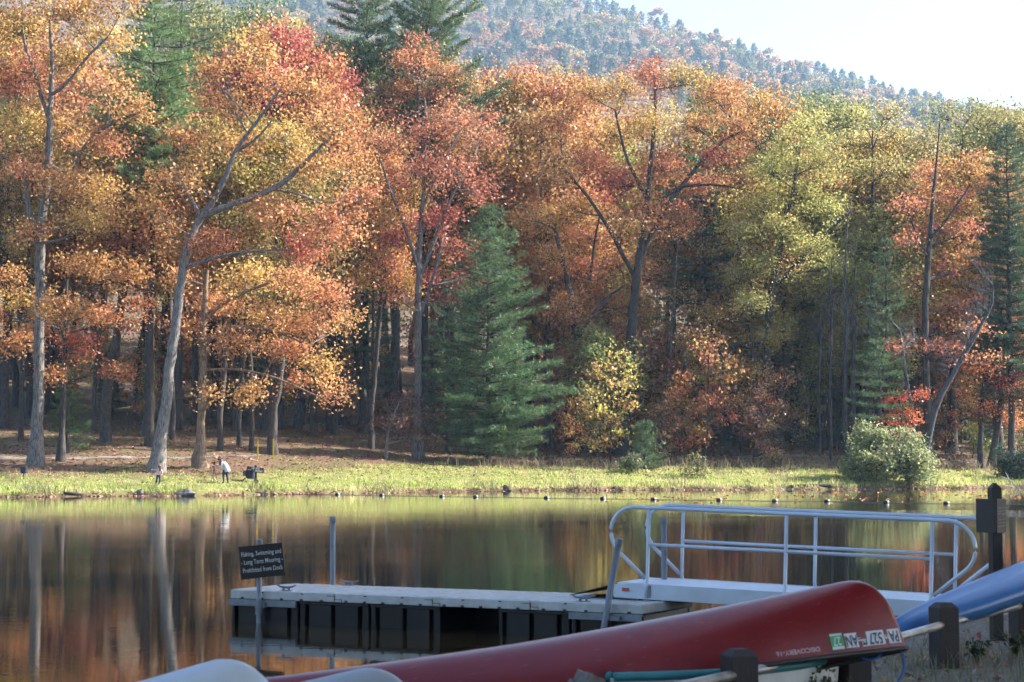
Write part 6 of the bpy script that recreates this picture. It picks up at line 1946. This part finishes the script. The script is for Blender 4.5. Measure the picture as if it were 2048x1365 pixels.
fingers(J, Bn, 'L', J['lw'][0], J['Lpalm'][0], (-1, 0.3, 0.25), (0, 0.3, -1))
fingers(J, Bn, 'R', J['rw'][0], J['Rpalm'][0], (-1, -0.3, 0.25), (0, -0.3, -1))
skinned('body', J, Bn, PM, wm)
rings = []
for x0, z0, rx_, ry_ in [(-0.14, 1.34, 0.13, 0.19), (-0.07, 1.24, 0.18, 0.22), (0.03, 1.06, 0.19, 0.21), (0.10, 0.90, 0.20, 0.21), (0.16, 0.74, 0.19, 0.20)]:
    rings.append([(x0 + 0.03 + rx_ * math.cos(a), ry_ * math.sin(a), z0 + 0.05 * math.cos(a)) for a in np.linspace(0, 2 * math.pi, 19)[:-1]])
obj('cardigan', MB().loft(rings, cap=False), M_cardi, wm, 0, True)
face(wm, (-0.345, 0, 1.47), (-1, -0.15, -0.35), 1.05)
obj('hair', MB().tube([(-0.32, 0, 1.56), (-0.24, -0.02, 1.50), (-0.22, -0.06, 1.38), (-0.26, -0.10, 1.22), (-0.30, -0.11, 1.14)], [0.06, 0.115, 0.11, 0.085, 0.03], 12), M_hair, wm, 0, True)
obj('cap', MB().loft(ellipsoid((-0.345, 0, 1.545), (0.115, 0.11, 0.075))), M_cap, wm, 0, True)
b2 = hit(428, 966.5)
tp = thing('camera_tripod', 'dark camera mounted on a thin tripod before the photographer', 'tripod', tuple(b2))
for a in (0.5, 2.6, 4.7):
    obj('leg', MB().tube([(0, 0, 0.95), (0.26 * math.cos(a), 0.26 * math.sin(a), -0.05)], [0.022, 0.014], 8), M_black, tp)
obj('centre_column', MB().tube([(0, 0, 0.85), (0, 0, 1.16)], 0.02, 8), M_black, tp)
hd_ = obj('camera_body', MB().box((0.02, 0, 1.26), (0.13, 0.15, 0.11)).box((0.03, 0, 1.335), (0.07, 0.06, 0.05)), M_black, tp, 0.012)
obj('lens', MB().tube([(-0.04, 0, 1.26), (-0.17, 0, 1.26)], [0.045, 0.05], 14), M_black, hd_)
obj('fluid_head', MB().box((0.0, 0, 1.18), (0.09, 0.09, 0.06)).tube([(0.0, 0, 1.18), (0.24, -0.06, 1.08)], 0.012, 8), M_black, tp, 0.006)

# ------------------------------------------------------------------ autumn haze: one closed box of thin air
hm = bpy.data.materials.new('haze_air'); hm.use_nodes = True
nt = hm.node_tree; nt.nodes.clear()
pv = nt.nodes.new('ShaderNodeVolumePrincipled')
pv.inputs['Color'].default_value = (0.46, 0.69, 1.0, 1)
pv.inputs['Density'].default_value = 0.00017
pv.inputs['Anisotropy'].default_value = 0.2
ho = nt.nodes.new('ShaderNodeOutputMaterial')
nt.links.new(pv.outputs[0], ho.inputs['Volume'])
hz_ = obj('haze', MB().box((0, 1010, 254), (4000, 2400, 516)), hm)
tag(hz_, 'thin blue autumn haze over the valley', 'haze', kind='stuff')

# ------------------------------------------------------------------ tell look-alikes of the wood apart by their order in the row
same = {}
for o in COL.objects:
    if o.parent is None and o.get('label') and o.get('group'):
        same.setdefault(o['label'], []).append(o)
words = ['first', 'second', 'third', 'fourth', 'fifth', 'sixth', 'seventh', 'eighth', 'ninth', 'tenth', 'eleventh', 'twelfth']
for lb, os_ in same.items():
    if 2 <= len(os_) <= 12 and len(lb.split()) <= 12 and 'shade tree' not in lb:
        os_.sort(key=lambda q: q.location.x / max(q.location.y, 1))
        for w, q in zip(words, os_):
            q['label'] = f'{lb}, {w} from left'
